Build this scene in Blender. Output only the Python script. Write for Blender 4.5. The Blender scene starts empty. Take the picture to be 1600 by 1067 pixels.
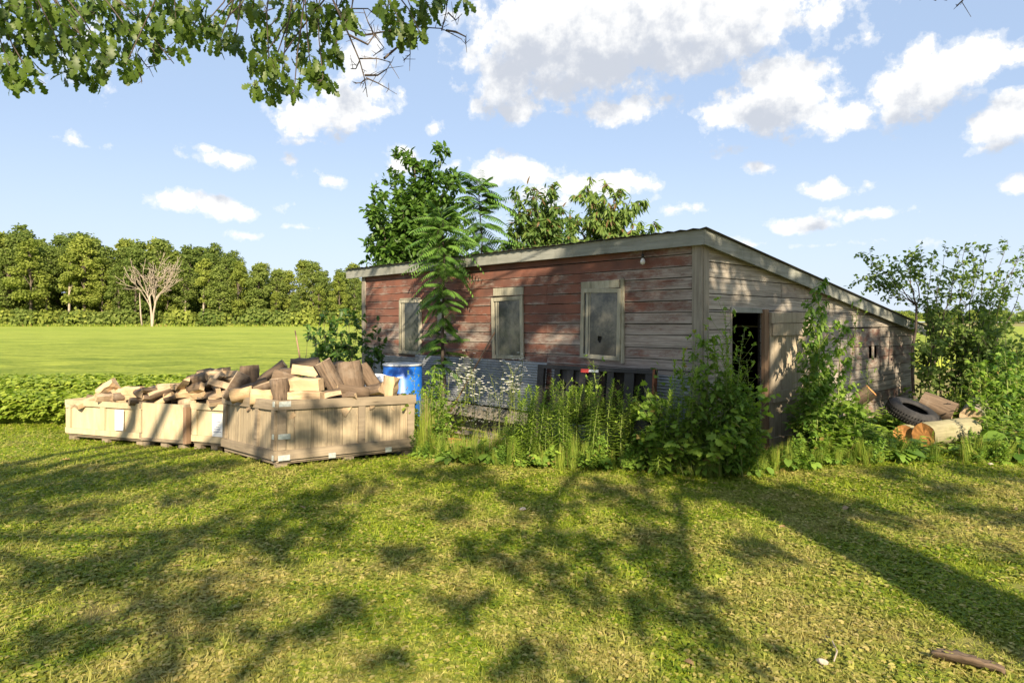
import bpy, math, random
import numpy as np
from mathutils import Vector, Matrix, Euler
R = math.radians
rng = np.random.default_rng(7)
random.seed(7)
SC = bpy.context.scene
COL = SC.collection
F = 1030.0            # focal length in photo pixels (1600 wide)
H = 1.7               # eye height
HOR = 503.0

# ------------------------------------------------------------------ camera, sky, sun, exposure
cam_d = bpy.data.cameras.new('camera')
cam = bpy.data.objects.new('camera', cam_d); COL.objects.link(cam)
cam.location = (0, 0, H); cam.rotation_euler = (R(90), 0, 0)
cam_d.sensor_width = 36; cam_d.lens = 36 * F / 1600
cam_d.shift_y = -(533.5 - HOR) / 1600
cam_d.clip_end = 6000; cam_d.clip_start = 0.05
SC.camera = cam
SUN_EL = R(29); SUN_DX = 0.17     # light travels towards +y and a little to -x
SC.view_settings.view_transform = 'Standard'
SC.view_settings.look = 'None'
SC.view_settings.gamma = 1
SC.view_settings.exposure = 1.36
nrm = math.hypot(SUN_DX, 1)
S = Vector((SUN_DX / nrm * math.cos(SUN_EL), -1 / nrm * math.cos(SUN_EL), math.sin(SUN_EL)))   # towards the sun
sun_d = bpy.data.lights.new('sun', 'SUN'); sun_d.energy = 5.0; sun_d.angle = R(0.55)
sun_d.color = (1.0, 0.83, 0.60)
sun = bpy.data.objects.new('sun', sun_d); COL.objects.link(sun)
sun.rotation_euler = S.to_track_quat('Z', 'Y').to_euler(); sun.location = (6, -20, 20)

def N(nt, kind, **kw):
    n = nt.nodes.new(kind)
    for k, v in kw.items():
        setattr(n, k, v)
    return n
def M2(nt, op, a, b=None, c=None, clamp=False):
    n = nt.nodes.new('ShaderNodeMath'); n.operation = op; n.use_clamp = clamp
    for i, v in enumerate((a, b, c)):
        if v is None: continue
        if hasattr(v, 'links'): nt.links.new(v, n.inputs[i])
        else: n.inputs[i].default_value = v
    return n.outputs[0]
def VM(nt, op, a, b=None):
    n = nt.nodes.new('ShaderNodeVectorMath'); n.operation = op
    for i, v in enumerate((a, b)):
        if v is None: continue
        if hasattr(v, 'links'): nt.links.new(v, n.inputs[i])
        else: n.inputs[i].default_value = v
    return n
def mixc(nt, fac, a, b, blend='MIX'):
    n = nt.nodes.new('ShaderNodeMix'); n.data_type = 'RGBA'; n.blend_type = blend
    for s, v in ((n.inputs[0], fac), (n.inputs[6], a), (n.inputs[7], b)):
        if hasattr(v, 'links'): nt.links.new(v, s)
        else: s.default_value = v if not isinstance(v, tuple) or len(v) == 4 else (*v, 1)
    return n.outputs[2]
def ramp(nt, fac, stops, interp='LINEAR'):
    n = nt.nodes.new('ShaderNodeValToRGB'); n.color_ramp.interpolation = interp
    el = n.color_ramp.elements
    while len(el) < len(stops): el.new(0.5)
    for e, (p, c) in zip(el, stops):
        e.position = p; e.color = (c, c, c, 1) if not isinstance(c, tuple) else (*c, 1)
    nt.links.new(fac, n.inputs[0]); return n.outputs[0]
def noise(nt, vec, scale, detail=4, rough=0.55, dist=0.0):
    n = nt.nodes.new('ShaderNodeTexNoise')
    n.inputs['Scale'].default_value = scale; n.inputs['Detail'].default_value = detail
    n.inputs['Roughness'].default_value = rough; n.inputs['Distortion'].default_value = dist
    if vec is not None: nt.links.new(vec, n.inputs['Vector'])
    return n

world = bpy.data.worlds.new('World'); SC.world = world; world.use_nodes = True
def build_world():
    nt = world.node_tree; nt.nodes.clear()
    out = N(nt, 'ShaderNodeOutputWorld'); bg = N(nt, 'ShaderNodeBackground')
    nt.links.new(bg.outputs[0], out.inputs[0]); bg.inputs[1].default_value = 0.077
    sky = N(nt, 'ShaderNodeTexSky', sky_type='NISHITA', sun_disc=False)
    sky.sun_elevation = SUN_EL; sky.sun_rotation = math.atan2(S.x, S.y)
    sky.air_density = 1.0; sky.dust_density = 0.6; sky.ozone_density = 1.6
    tc = N(nt, 'ShaderNodeTexCoord'); sep = N(nt, 'ShaderNodeSeparateXYZ')
    nt.links.new(tc.outputs['Generated'], sep.inputs[0])
    az = M2(nt, 'ARCTAN2', sep.outputs[0], sep.outputs[1])
    el = M2(nt, 'ARCSINE', sep.outputs[2])
    comb = N(nt, 'ShaderNodeCombineXYZ')
    nt.links.new(az, comb.inputs[0]); nt.links.new(el, comb.inputs[1])
    # the cloud field: soft ellipses in azimuth and elevation, torn by noise
    g = bpy.data.node_groups.new('cloud_field', 'ShaderNodeTree')
    g.interface.new_socket('Vector', in_out='INPUT', socket_type='NodeSocketVector')
    g.interface.new_socket('Density', in_out='OUTPUT', socket_type='NodeSocketFloat')
    gi = N(g, 'NodeGroupInput'); go = N(g, 'NodeGroupOutput')
    clouds = [(1000,35,235,62,1),(900,82,150,58,1),(1135,40,135,42,1),(830,50,80,55,1),(1060,90,90,30,.8),(790,130,46,48,1),(800,168,52,18,.9),
      (975,166,68,20,.85),(870,170,40,10,.5),(1215,168,92,38,1),(1212,122,56,36,1),(1140,184,50,20,1),(1300,178,60,20,.9),(1262,110,42,18,.8),
      (1450,128,72,44,1),(1505,98,72,30,1),(1415,175,62,26,.8),(1565,90,55,18,.8),(1575,192,62,26,1),(1600,160,45,24,1),(1560,222,55,16,.8),
      (1600,285,30,15,.8),(1300,294,50,14,.85),(1250,356,40,11,.85),(1345,335,72,11,.7),(1290,388,80,8,.5),(1500,375,55,8,.5),(1180,384,40,8,.6),
      (800,268,64,18,1),(935,287,72,17,.95),(845,305,50,20,.7),(980,308,60,10,.5),(830,335,50,16,.6),(628,252,27,22,.9),(700,260,60,10,.4),
      (548,158,58,34,.95),(480,182,52,24,.85),(575,138,40,24,.8),(560,90,60,50,.6),(330,320,80,15,.95),(350,248,56,14,.7),(320,232,30,8,.6),(530,280,50,15,.6),
      (385,366,34,7,.6),(470,357,40,6,.5),(140,222,55,12,.6),(452,243,16,8,.5),(1145,240,34,13,.6),(1190,266,28,9,.6),(1070,330,38,10,.6),
      (685,196,14,14,.5),(1330,60,70,24,.45),(1540,68,20,9,.6),(1240,216,26,10,.5),(120,60,110,60,.5),(1100,130,60,14,.4),(480,215,40,8,.5)]
    acc = None
    # warp the lookup a little so that the outlines billow
    nz = noise(g, gi.outputs[0], 9.0, 5, 0.6)
    w = VM(g, 'SUBTRACT', nz.outputs['Color'], (0.5, 0.5, 0.5)).outputs[0]
    w = VM(g, 'MULTIPLY', w, (0.075, 0.045, 0)).outputs[0]
    p = VM(g, 'ADD', gi.outputs[0], w).outputs[0]
    for (cx, cy, rx, ry, am) in clouds:
        a = math.atan((cx - 800) / F); e = math.atan((HOR - cy) / F * math.cos(a))
        ra = rx / F * math.cos(a) ** 2; re = ry / F * math.cos(a)
        d = VM(g, 'SUBTRACT', p, (a, e, 0)).outputs[0]
        d = VM(g, 'MULTIPLY', d, (1 / ra, 1 / re, 0)).outputs[0]
        d = VM(g, 'LENGTH', d).outputs['Value']
        m = M2(g, 'MULTIPLY_ADD', d, -0.55 * am, 1.05 * am)
        acc = m if acc is None else M2(g, 'SMOOTH_MAX', acc, m, 0.12)
    # the same kind of small cumulus all round, outside the part of the sky in view
    gen = noise(g, gi.outputs[0], 3.2, 4, 0.5)
    gm = M2(g, 'MULTIPLY_ADD', gen.outputs['Fac'], 4.2, -1.95)
    sp = N(g, 'ShaderNodeSeparateXYZ'); g.links.new(gi.outputs[0], sp.inputs[0])
    o1 = M2(g, 'GREATER_THAN', M2(g, 'ABSOLUTE', sp.outputs[0]), 0.78)
    o2 = M2(g, 'GREATER_THAN', sp.outputs[1], 0.52)
    o = M2(g, 'MAXIMUM', o1, o2)
    gm = M2(g, 'SUBTRACT', gm, M2(g, 'MULTIPLY', M2(g, 'SUBTRACT', 1.0, o), 5.0))
    acc = M2(g, 'MAXIMUM', acc, gm)
    fine = noise(g, gi.outputs[0], 26, 6, 0.62)
    den = M2(g, 'ADD', acc, M2(g, 'MULTIPLY_ADD', fine.outputs['Fac'], 1.5, -0.75))
    g.links.new(den, go.inputs[0])
    def field(vec):
        gn = N(nt, 'ShaderNodeGroup'); gn.node_tree = g; nt.links.new(vec, gn.inputs[0]); return gn.outputs[0]
    d0 = field(comb.outputs[0])
    d1 = field(VM(nt, 'ADD', comb.outputs[0], (0.012, 0.05, 0)).outputs[0])
    mask = ramp(nt, d0, [(0.30, 0.0), (0.44, 0.35), (0.56, 0.9), (0.70, 1.0)], 'EASE')
    shade = ramp(nt, d1, [(0.30, 0.0), (0.95, 1.0)], 'EASE')
    cl = mixc(nt, shade, (5.8, 5.75, 5.6), (3.3, 3.5, 3.9))
    # pale the sky a little and lift it towards the horizon
    skyc = mixc(nt, 1.0, sky.outputs[0], (1.2, 1.0, 0.9), 'MULTIPLY')
    skyc = mixc(nt, 0.70, skyc, (2.55, 3.40, 4.80))
    low = ramp(nt, el, [(0.0, 1.0), (0.30, 0.0)], 'EASE')
    skyc = mixc(nt, M2(nt, 'MULTIPLY', low, 0.65), skyc, (3.9, 4.6, 5.5))
    fin = mixc(nt, M2(nt, 'MULTIPLY', mask, 0.96), skyc, cl)
    nt.links.new(fin, bg.inputs[0])
build_world()
world.cycles.sampling_method = 'MANUAL'; world.cycles.sample_map_resolution = 256
SC.cycles.max_bounces = 6; SC.cycles.diffuse_bounces = 3; SC.cycles.transparent_max_bounces = 4

# ------------------------------------------------------------------ materials
def mat(name):
    m = bpy.data.materials.new(name); m.use_nodes = True
    nt = m.node_tree; b = nt.nodes['Principled BSDF']
    b.inputs['Roughness'].default_value = 0.8
    b.inputs['Specular IOR Level'].default_value = 0.25
    return m, nt, b
def bump(nt, b, h, strength=0.4, dist=0.01):
    n = N(nt, 'ShaderNodeBump'); n.inputs['Strength'].default_value = strength; n.inputs['Distance'].default_value = dist
    nt.links.new(h, n.inputs['Height']); nt.links.new(n.outputs[0], b.inputs['Normal'])
def objvec(nt, scale=(1, 1, 1), jitter=True):
    tc = N(nt, 'ShaderNodeTexCoord'); v = tc.outputs['Object']
    if jitter:
        oi = N(nt, 'ShaderNodeObjectInfo')
        j = M2(nt, 'MULTIPLY', oi.outputs['Random'], 17.0)
        v = VM(nt, 'ADD', v, j).outputs[0]
    return VM(nt, 'MULTIPLY', v, scale).outputs[0]
def leaf_mat(name, c1, c2, trans=0.35, rough=0.55, spec=0.3, c3=None):
    m, nt, b = mat(name)
    at = N(nt, 'ShaderNodeAttribute', attribute_name='tint')
    oi = N(nt, 'ShaderNodeObjectInfo')
    f = M2(nt, 'ADD', M2(nt, 'MULTIPLY', at.outputs['Fac'], 0.8), M2(nt, 'MULTIPLY_ADD', oi.outputs['Random'], 0.40, -0.08), clamp=True)
    col = mixc(nt, f, c1, c2)
    if c3:
        col = mixc(nt, M2(nt, 'GREATER_THAN', at.outputs['Fac'], 0.93), col, c3)
    nt.links.new(col, b.inputs['Base Color'])
    b.inputs['Roughness'].default_value = rough; b.inputs['Specular IOR Level'].default_value = spec
    tr = N(nt, 'ShaderNodeBsdfTranslucent'); nt.links.new(mixc(nt, 1.0, col, (1.1, 1.25, 0.6), 'MULTIPLY'), tr.inputs[0])
    mx = N(nt, 'ShaderNodeMixShader'); mx.inputs[0].default_value = trans
    out = nt.nodes['Material Output']
    nt.links.new(b.outputs[0], mx.inputs[1]); nt.links.new(tr.outputs[0], mx.inputs[2]); nt.links.new(mx.outputs[0], out.inputs[0])
    return m
def wood_mat(name, grain, dark, light, stain=None, rough=0.85, bs=0.5, knots=True):
    """grain = scale vector, small along the fibres"""
    m, nt, b = mat(name)
    v = objvec(nt, grain)
    n1 = noise(nt, v, 1.0, 6, 0.65, 0.6)
    big = noise(nt, objvec(nt, (1.3, 1.3, 1.3)), 1.6, 4, 0.6)
    f = M2(nt, 'ADD', M2(nt, 'MULTIPLY', n1.outputs['Fac'], 0.75), M2(nt, 'MULTIPLY', big.outputs['Fac'], 0.35))
    c = mixc(nt, ramp(nt, f, [(0.35, 0.0), (0.72, 1.0)]), dark, light)
    oi = N(nt, 'ShaderNodeObjectInfo')
    c = mixc(nt, M2(nt, 'MULTIPLY', oi.outputs['Random'], 0.45), c, tuple(x * 0.62 for x in light))
    if stain:
        sn = noise(nt, objvec(nt, (2.2, 2.2, 1.1)), 1.4, 5, 0.7)
        c = mixc(nt, ramp(nt, sn.outputs['Fac'], [(0.52, 0.0), (0.70, 0.75)]), c, stain)
    if knots:
        kn = N(nt, 'ShaderNodeTexVoronoi'); kn.inputs['Scale'].default_value = 1.0
        gv = tuple(min(g, 9) for g in grain)
        nt.links.new(objvec(nt, gv), kn.inputs['Vector'])
        c = mixc(nt, ramp(nt, kn.outputs['Distance'], [(0.03, 0.8), (0.09, 0.0)]), c, tuple(x * 0.35 for x in dark))
    nt.links.new(c, b.inputs['Base Color']); b.inputs['Roughness'].default_value = rough
    bump(nt, b, n1.outputs['Fac'], bs, 0.006)
    return m
def paint_mat(name, grain, paint, dark_paint, wood_l, wood_d, bias):
    """old paint flaking off grey boards; bias = node function giving how much paint is left"""
    m, nt, b = mat(name)
    v = objvec(nt, grain)
    g = noise(nt, v, 1.0, 7, 0.7, 0.5)
    sh = objvec(nt, (1, 1, 1), jitter=False)
    patch = noise(nt, VM(nt, 'MULTIPLY', objvec(nt), tuple(max(2.6, s * 0.22) for s in grain)).outputs[0], 1.0, 8, 0.75)
    wood = mixc(nt, ramp(nt, g.outputs['Fac'], [(0.35, 0.0), (0.65, 1.0)]), wood_d, wood_l)
    oi = N(nt, 'ShaderNodeObjectInfo')
    wood = mixc(nt, M2(nt, 'MULTIPLY', oi.outputs['Random'], 0.35), wood, tuple(x * 0.55 for x in wood_l))
    pc = mixc(nt, ramp(nt, noise(nt, sh, 2.3, 4).outputs['Fac'], [(0.35, 0.0), (0.65, 1.0)]), dark_paint, paint)
    pc = mixc(nt, M2(nt, 'MULTIPLY', g.outputs['Fac'], 0.45), pc, tuple(x * 0.5 for x in dark_paint))
    amt = bias(nt, sh)
    f = M2(nt, 'ADD', M2(nt, 'ADD', M2(nt, 'MULTIPLY', patch.outputs['Fac'], 0.75), M2(nt, 'MULTIPLY', g.outputs['Fac'], 0.35)), amt)
    at = N(nt, 'ShaderNodeAttribute', attribute_name='tint')     # 0 and 1 at the board's edges, where paint goes first; the pale line also paints their highlight
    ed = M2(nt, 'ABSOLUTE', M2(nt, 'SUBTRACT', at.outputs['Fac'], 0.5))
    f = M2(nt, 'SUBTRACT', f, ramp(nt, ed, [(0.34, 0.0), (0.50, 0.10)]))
    f = M2(nt, 'ADD', f, M2(nt, 'MULTIPLY_ADD', oi.outputs['Random'], 0.16, -0.08))
    fr = ramp(nt, f, [(0.50, 0.0), (0.54, 0.45), (0.62, 1.0)])
    wood = mixc(nt, ramp(nt, f, [(0.38, 0.0), (0.52, 0.25)]), wood, pc)      # thin remains of paint in the grain
    c = mixc(nt, M2(nt, 'MULTIPLY', fr, 0.92), wood, pc)
    nt.links.new(c, b.inputs['Base Color']); b.inputs['Roughness'].default_value = 0.8
    h = M2(nt, 'ADD', M2(nt, 'MULTIPLY', fr, 0.4), g.outputs['Fac'])
    bump(nt, b, h, 0.6, 0.006)
    return m
def bias_front(nt, v):
    sp = N(nt, 'ShaderNodeSeparateXYZ'); nt.links.new(v, sp.inputs[0])
    # more paint under the eave (z) and away from the near corner (y)
    a = ramp(nt, M2(nt, 'MULTIPLY', sp.outputs[1], 0.25), [(0.03, 0.0), (0.50, 1.0)])
    z = ramp(nt, M2(nt, 'MULTIPLY', sp.outputs[2], 0.36), [(0.50, 0.0), (0.86, 1.0)])
    return M2(nt, 'ADD', M2(nt, 'MULTIPLY_ADD', a, 0.17, -0.17), M2(nt, 'MULTIPLY', z, 0.16))
def bias_end(nt, v):
    sp = N(nt, 'ShaderNodeSeparateXYZ'); nt.links.new(v, sp.inputs[0])
    x = ramp(nt, M2(nt, 'MULTIPLY', sp.outputs[0], 0.125), [(0.15, 0.0), (0.6, 1.0)])
    return M2(nt, 'MULTIPLY_ADD', x, 0.06, -0.15)
MT = {}
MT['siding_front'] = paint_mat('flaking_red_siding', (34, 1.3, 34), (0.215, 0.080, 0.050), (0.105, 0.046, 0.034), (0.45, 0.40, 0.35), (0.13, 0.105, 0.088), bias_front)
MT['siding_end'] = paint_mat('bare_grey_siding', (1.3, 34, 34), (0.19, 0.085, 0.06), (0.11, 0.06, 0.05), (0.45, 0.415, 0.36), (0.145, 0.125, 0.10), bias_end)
MT['fascia_y'] = wood_mat('grey_fascia', (30, 1.0, 30), (0.15, 0.155, 0.135), (0.32, 0.335, 0.305), (0.12, 0.13, 0.105))
MT['fascia_x'] = wood_mat('grey_rake_board', (1.0, 30, 30), (0.15, 0.155, 0.135), (0.32, 0.335, 0.305), (0.12, 0.13, 0.105))
MT['post_z'] = wood_mat('grey_upright_wood', (26, 26, 1.2), (0.15, 0.13, 0.10), (0.34, 0.31, 0.26), (0.13, 0.12, 0.09))
MT['door_z'] = wood_mat('door_plank_wood', (26, 26, 1.2), (0.22, 0.18, 0.125), (0.45, 0.39, 0.30), (0.18, 0.15, 0.11))
MT['bin_z'] = wood_mat('bin_plank_wood', (24, 24, 1.3), (0.13, 0.105, 0.068), (0.50, 0.41, 0.275), (0.13, 0.11, 0.08), knots=False)
MT['bin_x'] = wood_mat('bin_rail_wood', (1.3, 1.3, 24), (0.15, 0.12, 0.085), (0.32, 0.265, 0.19), (0.12, 0.10, 0.075))
MT['bin_pale'] = wood_mat('bin_pale_plywood', (7, 7, 2.0), (0.33, 0.275, 0.165), (0.55, 0.465, 0.31), (0.26, 0.215, 0.135), knots=False)
MT['window_wood'] = wood_mat('window_frame_wood', (22, 22, 1.5), (0.22, 0.205, 0.15), (0.44, 0.42, 0.33), (0.16, 0.15, 0.10), knots=False)
MT['bark'] = wood_mat('tree_bark', (9, 9, 1.5), (0.05, 0.04, 0.03), (0.17, 0.14, 0.11), knots=False, bs=0.9)
MT['twig'] = wood_mat('twig_bark', (9, 9, 1.5), (0.045, 0.035, 0.028), (0.11, 0.09, 0.075), knots=False)
MT['pale_bark'] = wood_mat('pale_trunk_bark', (3, 3, .5), (0.22, 0.18, 0.14), (0.42, 0.36, 0.29), knots=False)
MT['dead_wood'] = wood_mat('dead_tree_wood', (3, 3, .5), (0.24, 0.195, 0.155), (0.40, 0.34, 0.28), knots=False)
MT['stick'] = wood_mat('stick_wood', (20, 20, 2), (0.16, 0.10, 0.06), (0.30, 0.20, 0.13), knots=False)
MT['log_bark'] = wood_mat('firewood_bark', (2.5, 34, 34), (0.034, 0.024, 0.017), (0.20, 0.145, 0.10), (0.22, 0.18, 0.14), knots=False, bs=1.0)
MT['log_split'] = wood_mat('firewood_split_face', (1.8, 26, 26), (0.30, 0.20, 0.105), (0.58, 0.44, 0.275), (0.26, 0.17, 0.09), knots=False, bs=0.8)
MT['log_grey'] = wood_mat('firewood_grey_face', (1.8, 26, 26), (0.19, 0.135, 0.09), (0.55, 0.43, 0.29), (0.12, 0.085, 0.06), knots=False, bs=0.8)
MT['log_end'] = wood_mat('firewood_cut_end', (14, 5, 5), (0.30, 0.20, 0.11), (0.52, 0.40, 0.26), (0.22, 0.16, 0.11), knots=False)
MT['log_orange'] = wood_mat('orange_cut_end', (14, 9, 9), (0.20, 0.085, 0.03), (0.62, 0.30, 0.10), (0.10, 0.05, 0.02), knots=False)
MT['green_log'] = wood_mat('mossy_log', (1.5, 30, 30), (0.13, 0.12, 0.07), (0.36, 0.33, 0.20), (0.12, 0.13, 0.05), knots=False)

def simple(name, col, rough=0.6, metal=0.0, var=0.0, vs=8.0, spec=0.4, dirt=None, bs=0.0):
    m, nt, b = mat(name)
    n = noise(nt, objvec(nt), vs, 6, 0.65)
    c = mixc(nt, ramp(nt, n.outputs['Fac'], [(0.35, 0.0), (0.65, 1.0)]), tuple(x * (1 - var) for x in col), tuple(x * (1 + var) for x in col))
    if dirt:
        n2 = noise(nt, objvec(nt), vs * 0.5, 8, 0.75)
        c = mixc(nt, ramp(nt, n2.outputs['Fac'], [(0.50, 0.0), (0.68, 0.85)]), c, dirt)
    nt.links.new(c, b.inputs['Base Color'])
    b.inputs['Roughness'].default_value = rough; b.inputs['Metallic'].default_value = metal
    b.inputs['Specular IOR Level'].default_value = spec
    if bs: bump(nt, b, n.outputs['Fac'], bs, 0.01)
    return m
MT['galv'] = simple('galvanised_sheet', (0.25, 0.27, 0.29), 0.55, 0.2, 0.22, 5, dirt=(0.12, 0.12, 0.115))
MT['roof'] = simple('dark_roof_sheet', (0.07, 0.065, 0.06), 0.6, 0.3, 0.3, 5, dirt=(0.10, 0.06, 0.04))
MT['dark'] = simple('dark_shed_inside', (0.012, 0.011, 0.010), 0.95)  # near-black colour stands in for the unlit inside
MT['screen'] = simple('dusty_screen_painted_reflection', (0.045, 0.050, 0.050), 0.22, 0.0, 0.45, 2.4, 0.6, dirt=(0.24, 0.22, 0.17))  # dust, plus mottling that paints reflections into the colour
MT['black'] = simple('black_plastic', (0.012, 0.012, 0.013), 0.5, 0.0, 0.3, 6, 0.4, dirt=(0.035, 0.03, 0.027))
MT['rust'] = simple('rusty_edge', (0.16, 0.06, 0.03), 0.85, 0.0, 0.4, 14)
MT['blue'] = simple('blue_plastic', (0.010, 0.115, 0.50), 0.38, 0.0, 0.12, 5, 0.5)
MT['lidgrey'] = simple('grey_rim', (0.45, 0.49, 0.53), 0.5, 0.0, 0.1)
MT['white'] = simple('white_plastic', (0.62, 0.64, 0.66), 0.55, 0.0, 0.15, 12, bs=0.5)
MT['sackblue'] = simple('blue_sack_print', (0.08, 0.22, 0.32), 0.6)
MT['paper'] = simple('white_paper', (0.72, 0.74, 0.75), 0.6, 0.0, 0.05, 7)
MT['ink'] = simple('printed_ink', (0.22, 0.26, 0.38), 0.7)
MT['bracket'] = simple('galvanised_bracket', (0.46, 0.50, 0.48), 0.5, 0.4, 0.2, 30)
MT['rubber'] = simple('old_tyre_rubber', (0.022, 0.022, 0.023), 0.75, 0.0, 0.35, 7, 0.3, dirt=(0.055, 0.05, 0.045), bs=0.3)
MT['red'] = simple('red_label', (0.55, 0.06, 0.05), 0.5)
MT['bulb'] = simple('clear_bulb_glass', (0.55, 0.55, 0.52), 0.15, 0.0, 0.05, 5, 0.8)
MT['stone'] = simple('pale_stone', (0.42, 0.36, 0.30), 0.9, 0.0, 0.25, 20)
MT['rubble'] = simple('dark_rubble', (0.11, 0.095, 0.085), 0.9, 0.0, 0.45, 9, bs=1)
MT['rustpan'] = simple('rusty_brown_sheet', (0.24, 0.095, 0.035), 0.8, 0.0, 0.35, 9)
MT['petal'] = simple('white_petals', (0.74, 0.74, 0.66), 0.7)
MT['dry'] = leaf_mat('dry_leaf', (0.26, 0.15, 0.07), (0.38, 0.27, 0.14), 0.2)
MT['oak_leaf'] = leaf_mat('oak_leaf', (0.040, 0.085, 0.014), (0.115, 0.18, 0.028), 0.5, 0.45, 0.4)
MT['shade_leaf'] = leaf_mat('crown_leaf', (0.035, 0.07, 0.014), (0.10, 0.15, 0.03), 0.3)
MT['wood_leaf'] = leaf_mat('woodland_leaf', (0.070, 0.115, 0.025), (0.21, 0.26, 0.065), 0.4, 0.7, 0.1)
MT['wood_leaf_y'] = leaf_mat('yellowish_woodland_leaf', (0.105, 0.150, 0.026), (0.29, 0.33, 0.070), 0.4, 0.7, 0.1)
MT['walnut_leaf'] = leaf_mat('broad_dark_leaf', (0.030, 0.080, 0.016), (0.12, 0.22, 0.032), 0.4, 0.45, 0.35)
MT['sumac_leaf'] = leaf_mat('feathery_leaflet', (0.06, 0.15, 0.03), (0.19, 0.33, 0.06), 0.35)
MT['weed_leaf'] = leaf_mat('weed_leaf', (0.085, 0.17, 0.028), (0.33, 0.45, 0.060), 0.45, c3=(0.32, 0.25, 0.08))
MT['weed_dark'] = leaf_mat('dark_weed_leaf', (0.060, 0.14, 0.024), (0.24, 0.37, 0.052), 0.45)
MT['weed_yellow'] = leaf_mat('yellow_green_leaf', (0.12, 0.20, 0.03), (0.34, 0.40, 0.06), 0.4, c3=(0.40, 0.30, 0.12))
MT['cherry_leaf'] = leaf_mat('drooping_leaf', (0.055, 0.12, 0.030), (0.19, 0.27, 0.06), 0.4, c3=(0.17, 0.11, 0.05))
MT['apple_leaf'] = leaf_mat('small_shrub_leaf', (0.075, 0.135, 0.032), (0.23, 0.32, 0.07), 0.45)
MT['stem'] = simple('green_stem', (0.17, 0.21, 0.06), 0.6, 0, 0.25)
MT['drystem'] = simple('dry_stem', (0.30, 0.22, 0.11), 0.7, 0, 0.3)
MT['soy'] = leaf_mat('soybean_leaf', (0.15, 0.235, 0.028), (0.36, 0.43, 0.062), 0.42)

def grass_mat():
    m = leaf_mat('grass_blade', (0.1, 0.2, 0.02), (0.3, 0.3, 0.05), 0.5)
    nt = m.node_tree; b = nt.nodes['Principled BSDF']
    geo = N(nt, 'ShaderNodeNewGeometry')
    n1 = noise(nt, geo.outputs['Position'], 0.85, 5, 0.6)
    n2 = noise(nt, geo.outputs['Position'], 4.5, 3, 0.6)
    at = N(nt, 'ShaderNodeAttribute', attribute_name='tint')
    f = M2(nt, 'ADD', M2(nt, 'MULTIPLY', n1.outputs['Fac'], 0.75), M2(nt, 'MULTIPLY', n2.outputs['Fac'], 0.35))
    sp = N(nt, 'ShaderNodeSeparateXYZ'); nt.links.new(geo.outputs['Position'], sp.inputs[0])
    # drier near the camera, greener by the bins
    f = M2(nt, 'ADD', f, M2(nt, 'MULTIPLY_ADD', sp.outputs[1], -0.014, 0.075))
    dry = ramp(nt, f, [(0.50, 0.0), (0.66, 1.0)])
    g = mixc(nt, at.outputs['Fac'], (0.13, 0.215, 0.014), (0.45, 0.52, 0.045))
    d = mixc(nt, at.outputs['Fac'], (0.27, 0.26, 0.055), (0.64, 0.55, 0.22))
    c = mixc(nt, M2(nt, 'MULTIPLY', dry, 0.85), g, d)
    strw = M2(nt, 'GREATER_THAN', at.outputs['Fac'], 0.90)
    c = mixc(nt, M2(nt, 'MULTIPLY', strw, 0.7), c, (0.56, 0.47, 0.20))
    nt.links.new(c, b.inputs['Base Color'])
    for l in list(nt.links):
        if l.to_node.type == 'BSDF_TRANSLUCENT': nt.links.remove(l)
    tr = [n for n in nt.nodes if n.type == 'BSDF_TRANSLUCENT'][0]
    nt.links.new(c, tr.inputs[0])
    return m
MT['grass'] = grass_mat()
def lawn_mat():
    m, nt, b = mat('lawn_soil')
    geo = N(nt, 'ShaderNodeNewGeometry')
    n1 = noise(nt, geo.outputs['Position'], 0.85, 5, 0.6); n2 = noise(nt, geo.outputs['Position'], 35, 6, 0.7)
    c1 = mixc(nt, n2.outputs['Fac'], (0.09, 0.13, 0.018), (0.24, 0.28, 0.045))
    c2 = mixc(nt, n2.outputs['Fac'], (0.16, 0.115, 0.055), (0.38, 0.29, 0.15))
    c = mixc(nt, ramp(nt, n1.outputs['Fac'], [(0.40, 0.15), (0.66, 1.0)]), c1, c2)
    nt.links.new(c, b.inputs['Base Color']); bump(nt, b, n2.outputs['Fac'], 1.0, 0.02); b.inputs['Roughness'].default_value = 0.95
    return m
MT['lawn'] = lawn_mat()
def field_mat():
    m, nt, b = mat('soybean_canopy')
    geo = N(nt, 'ShaderNodeNewGeometry')
    v = VM(nt, 'MULTIPLY', geo.outputs['Position'], (1, 1, 1)).outputs[0]
    n1 = noise(nt, VM(nt, 'MULTIPLY', v, (0.02, 0.045, 0)).outputs[0], 1.0, 5, 0.6)
    n2 = noise(nt, v, 6.5, 9, 0.82)
    n3 = noise(nt, VM(nt, 'MULTIPLY', v, (0.25, 0.9, 0)).outputs[0], 1.0, 4, 0.7)
    f = M2(nt, 'ADD', M2(nt, 'MULTIPLY', n2.outputs['Fac'], 0.45), M2(nt, 'MULTIPLY', n3.outputs['Fac'], 0.55))
    c = mixc(nt, ramp(nt, f, [(0.42, 0.0), (0.60, 1.0)]), (0.12, 0.185, 0.025), (0.35, 0.41, 0.065))
    c = mixc(nt, ramp(nt, n1.outputs['Fac'], [(0.42, 0.0), (0.64, 0.6)]), c, (0.33, 0.37, 0.07))
    nt.links.new(c, b.inputs['Base Color']); bump(nt, b, n2.outputs['Fac'], 1.0, 0.09); b.inputs['Roughness'].default_value = 0.9
    b.inputs['Specular IOR Level'].default_value = 0.1
    return m
MT['field'] = field_mat()

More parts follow.
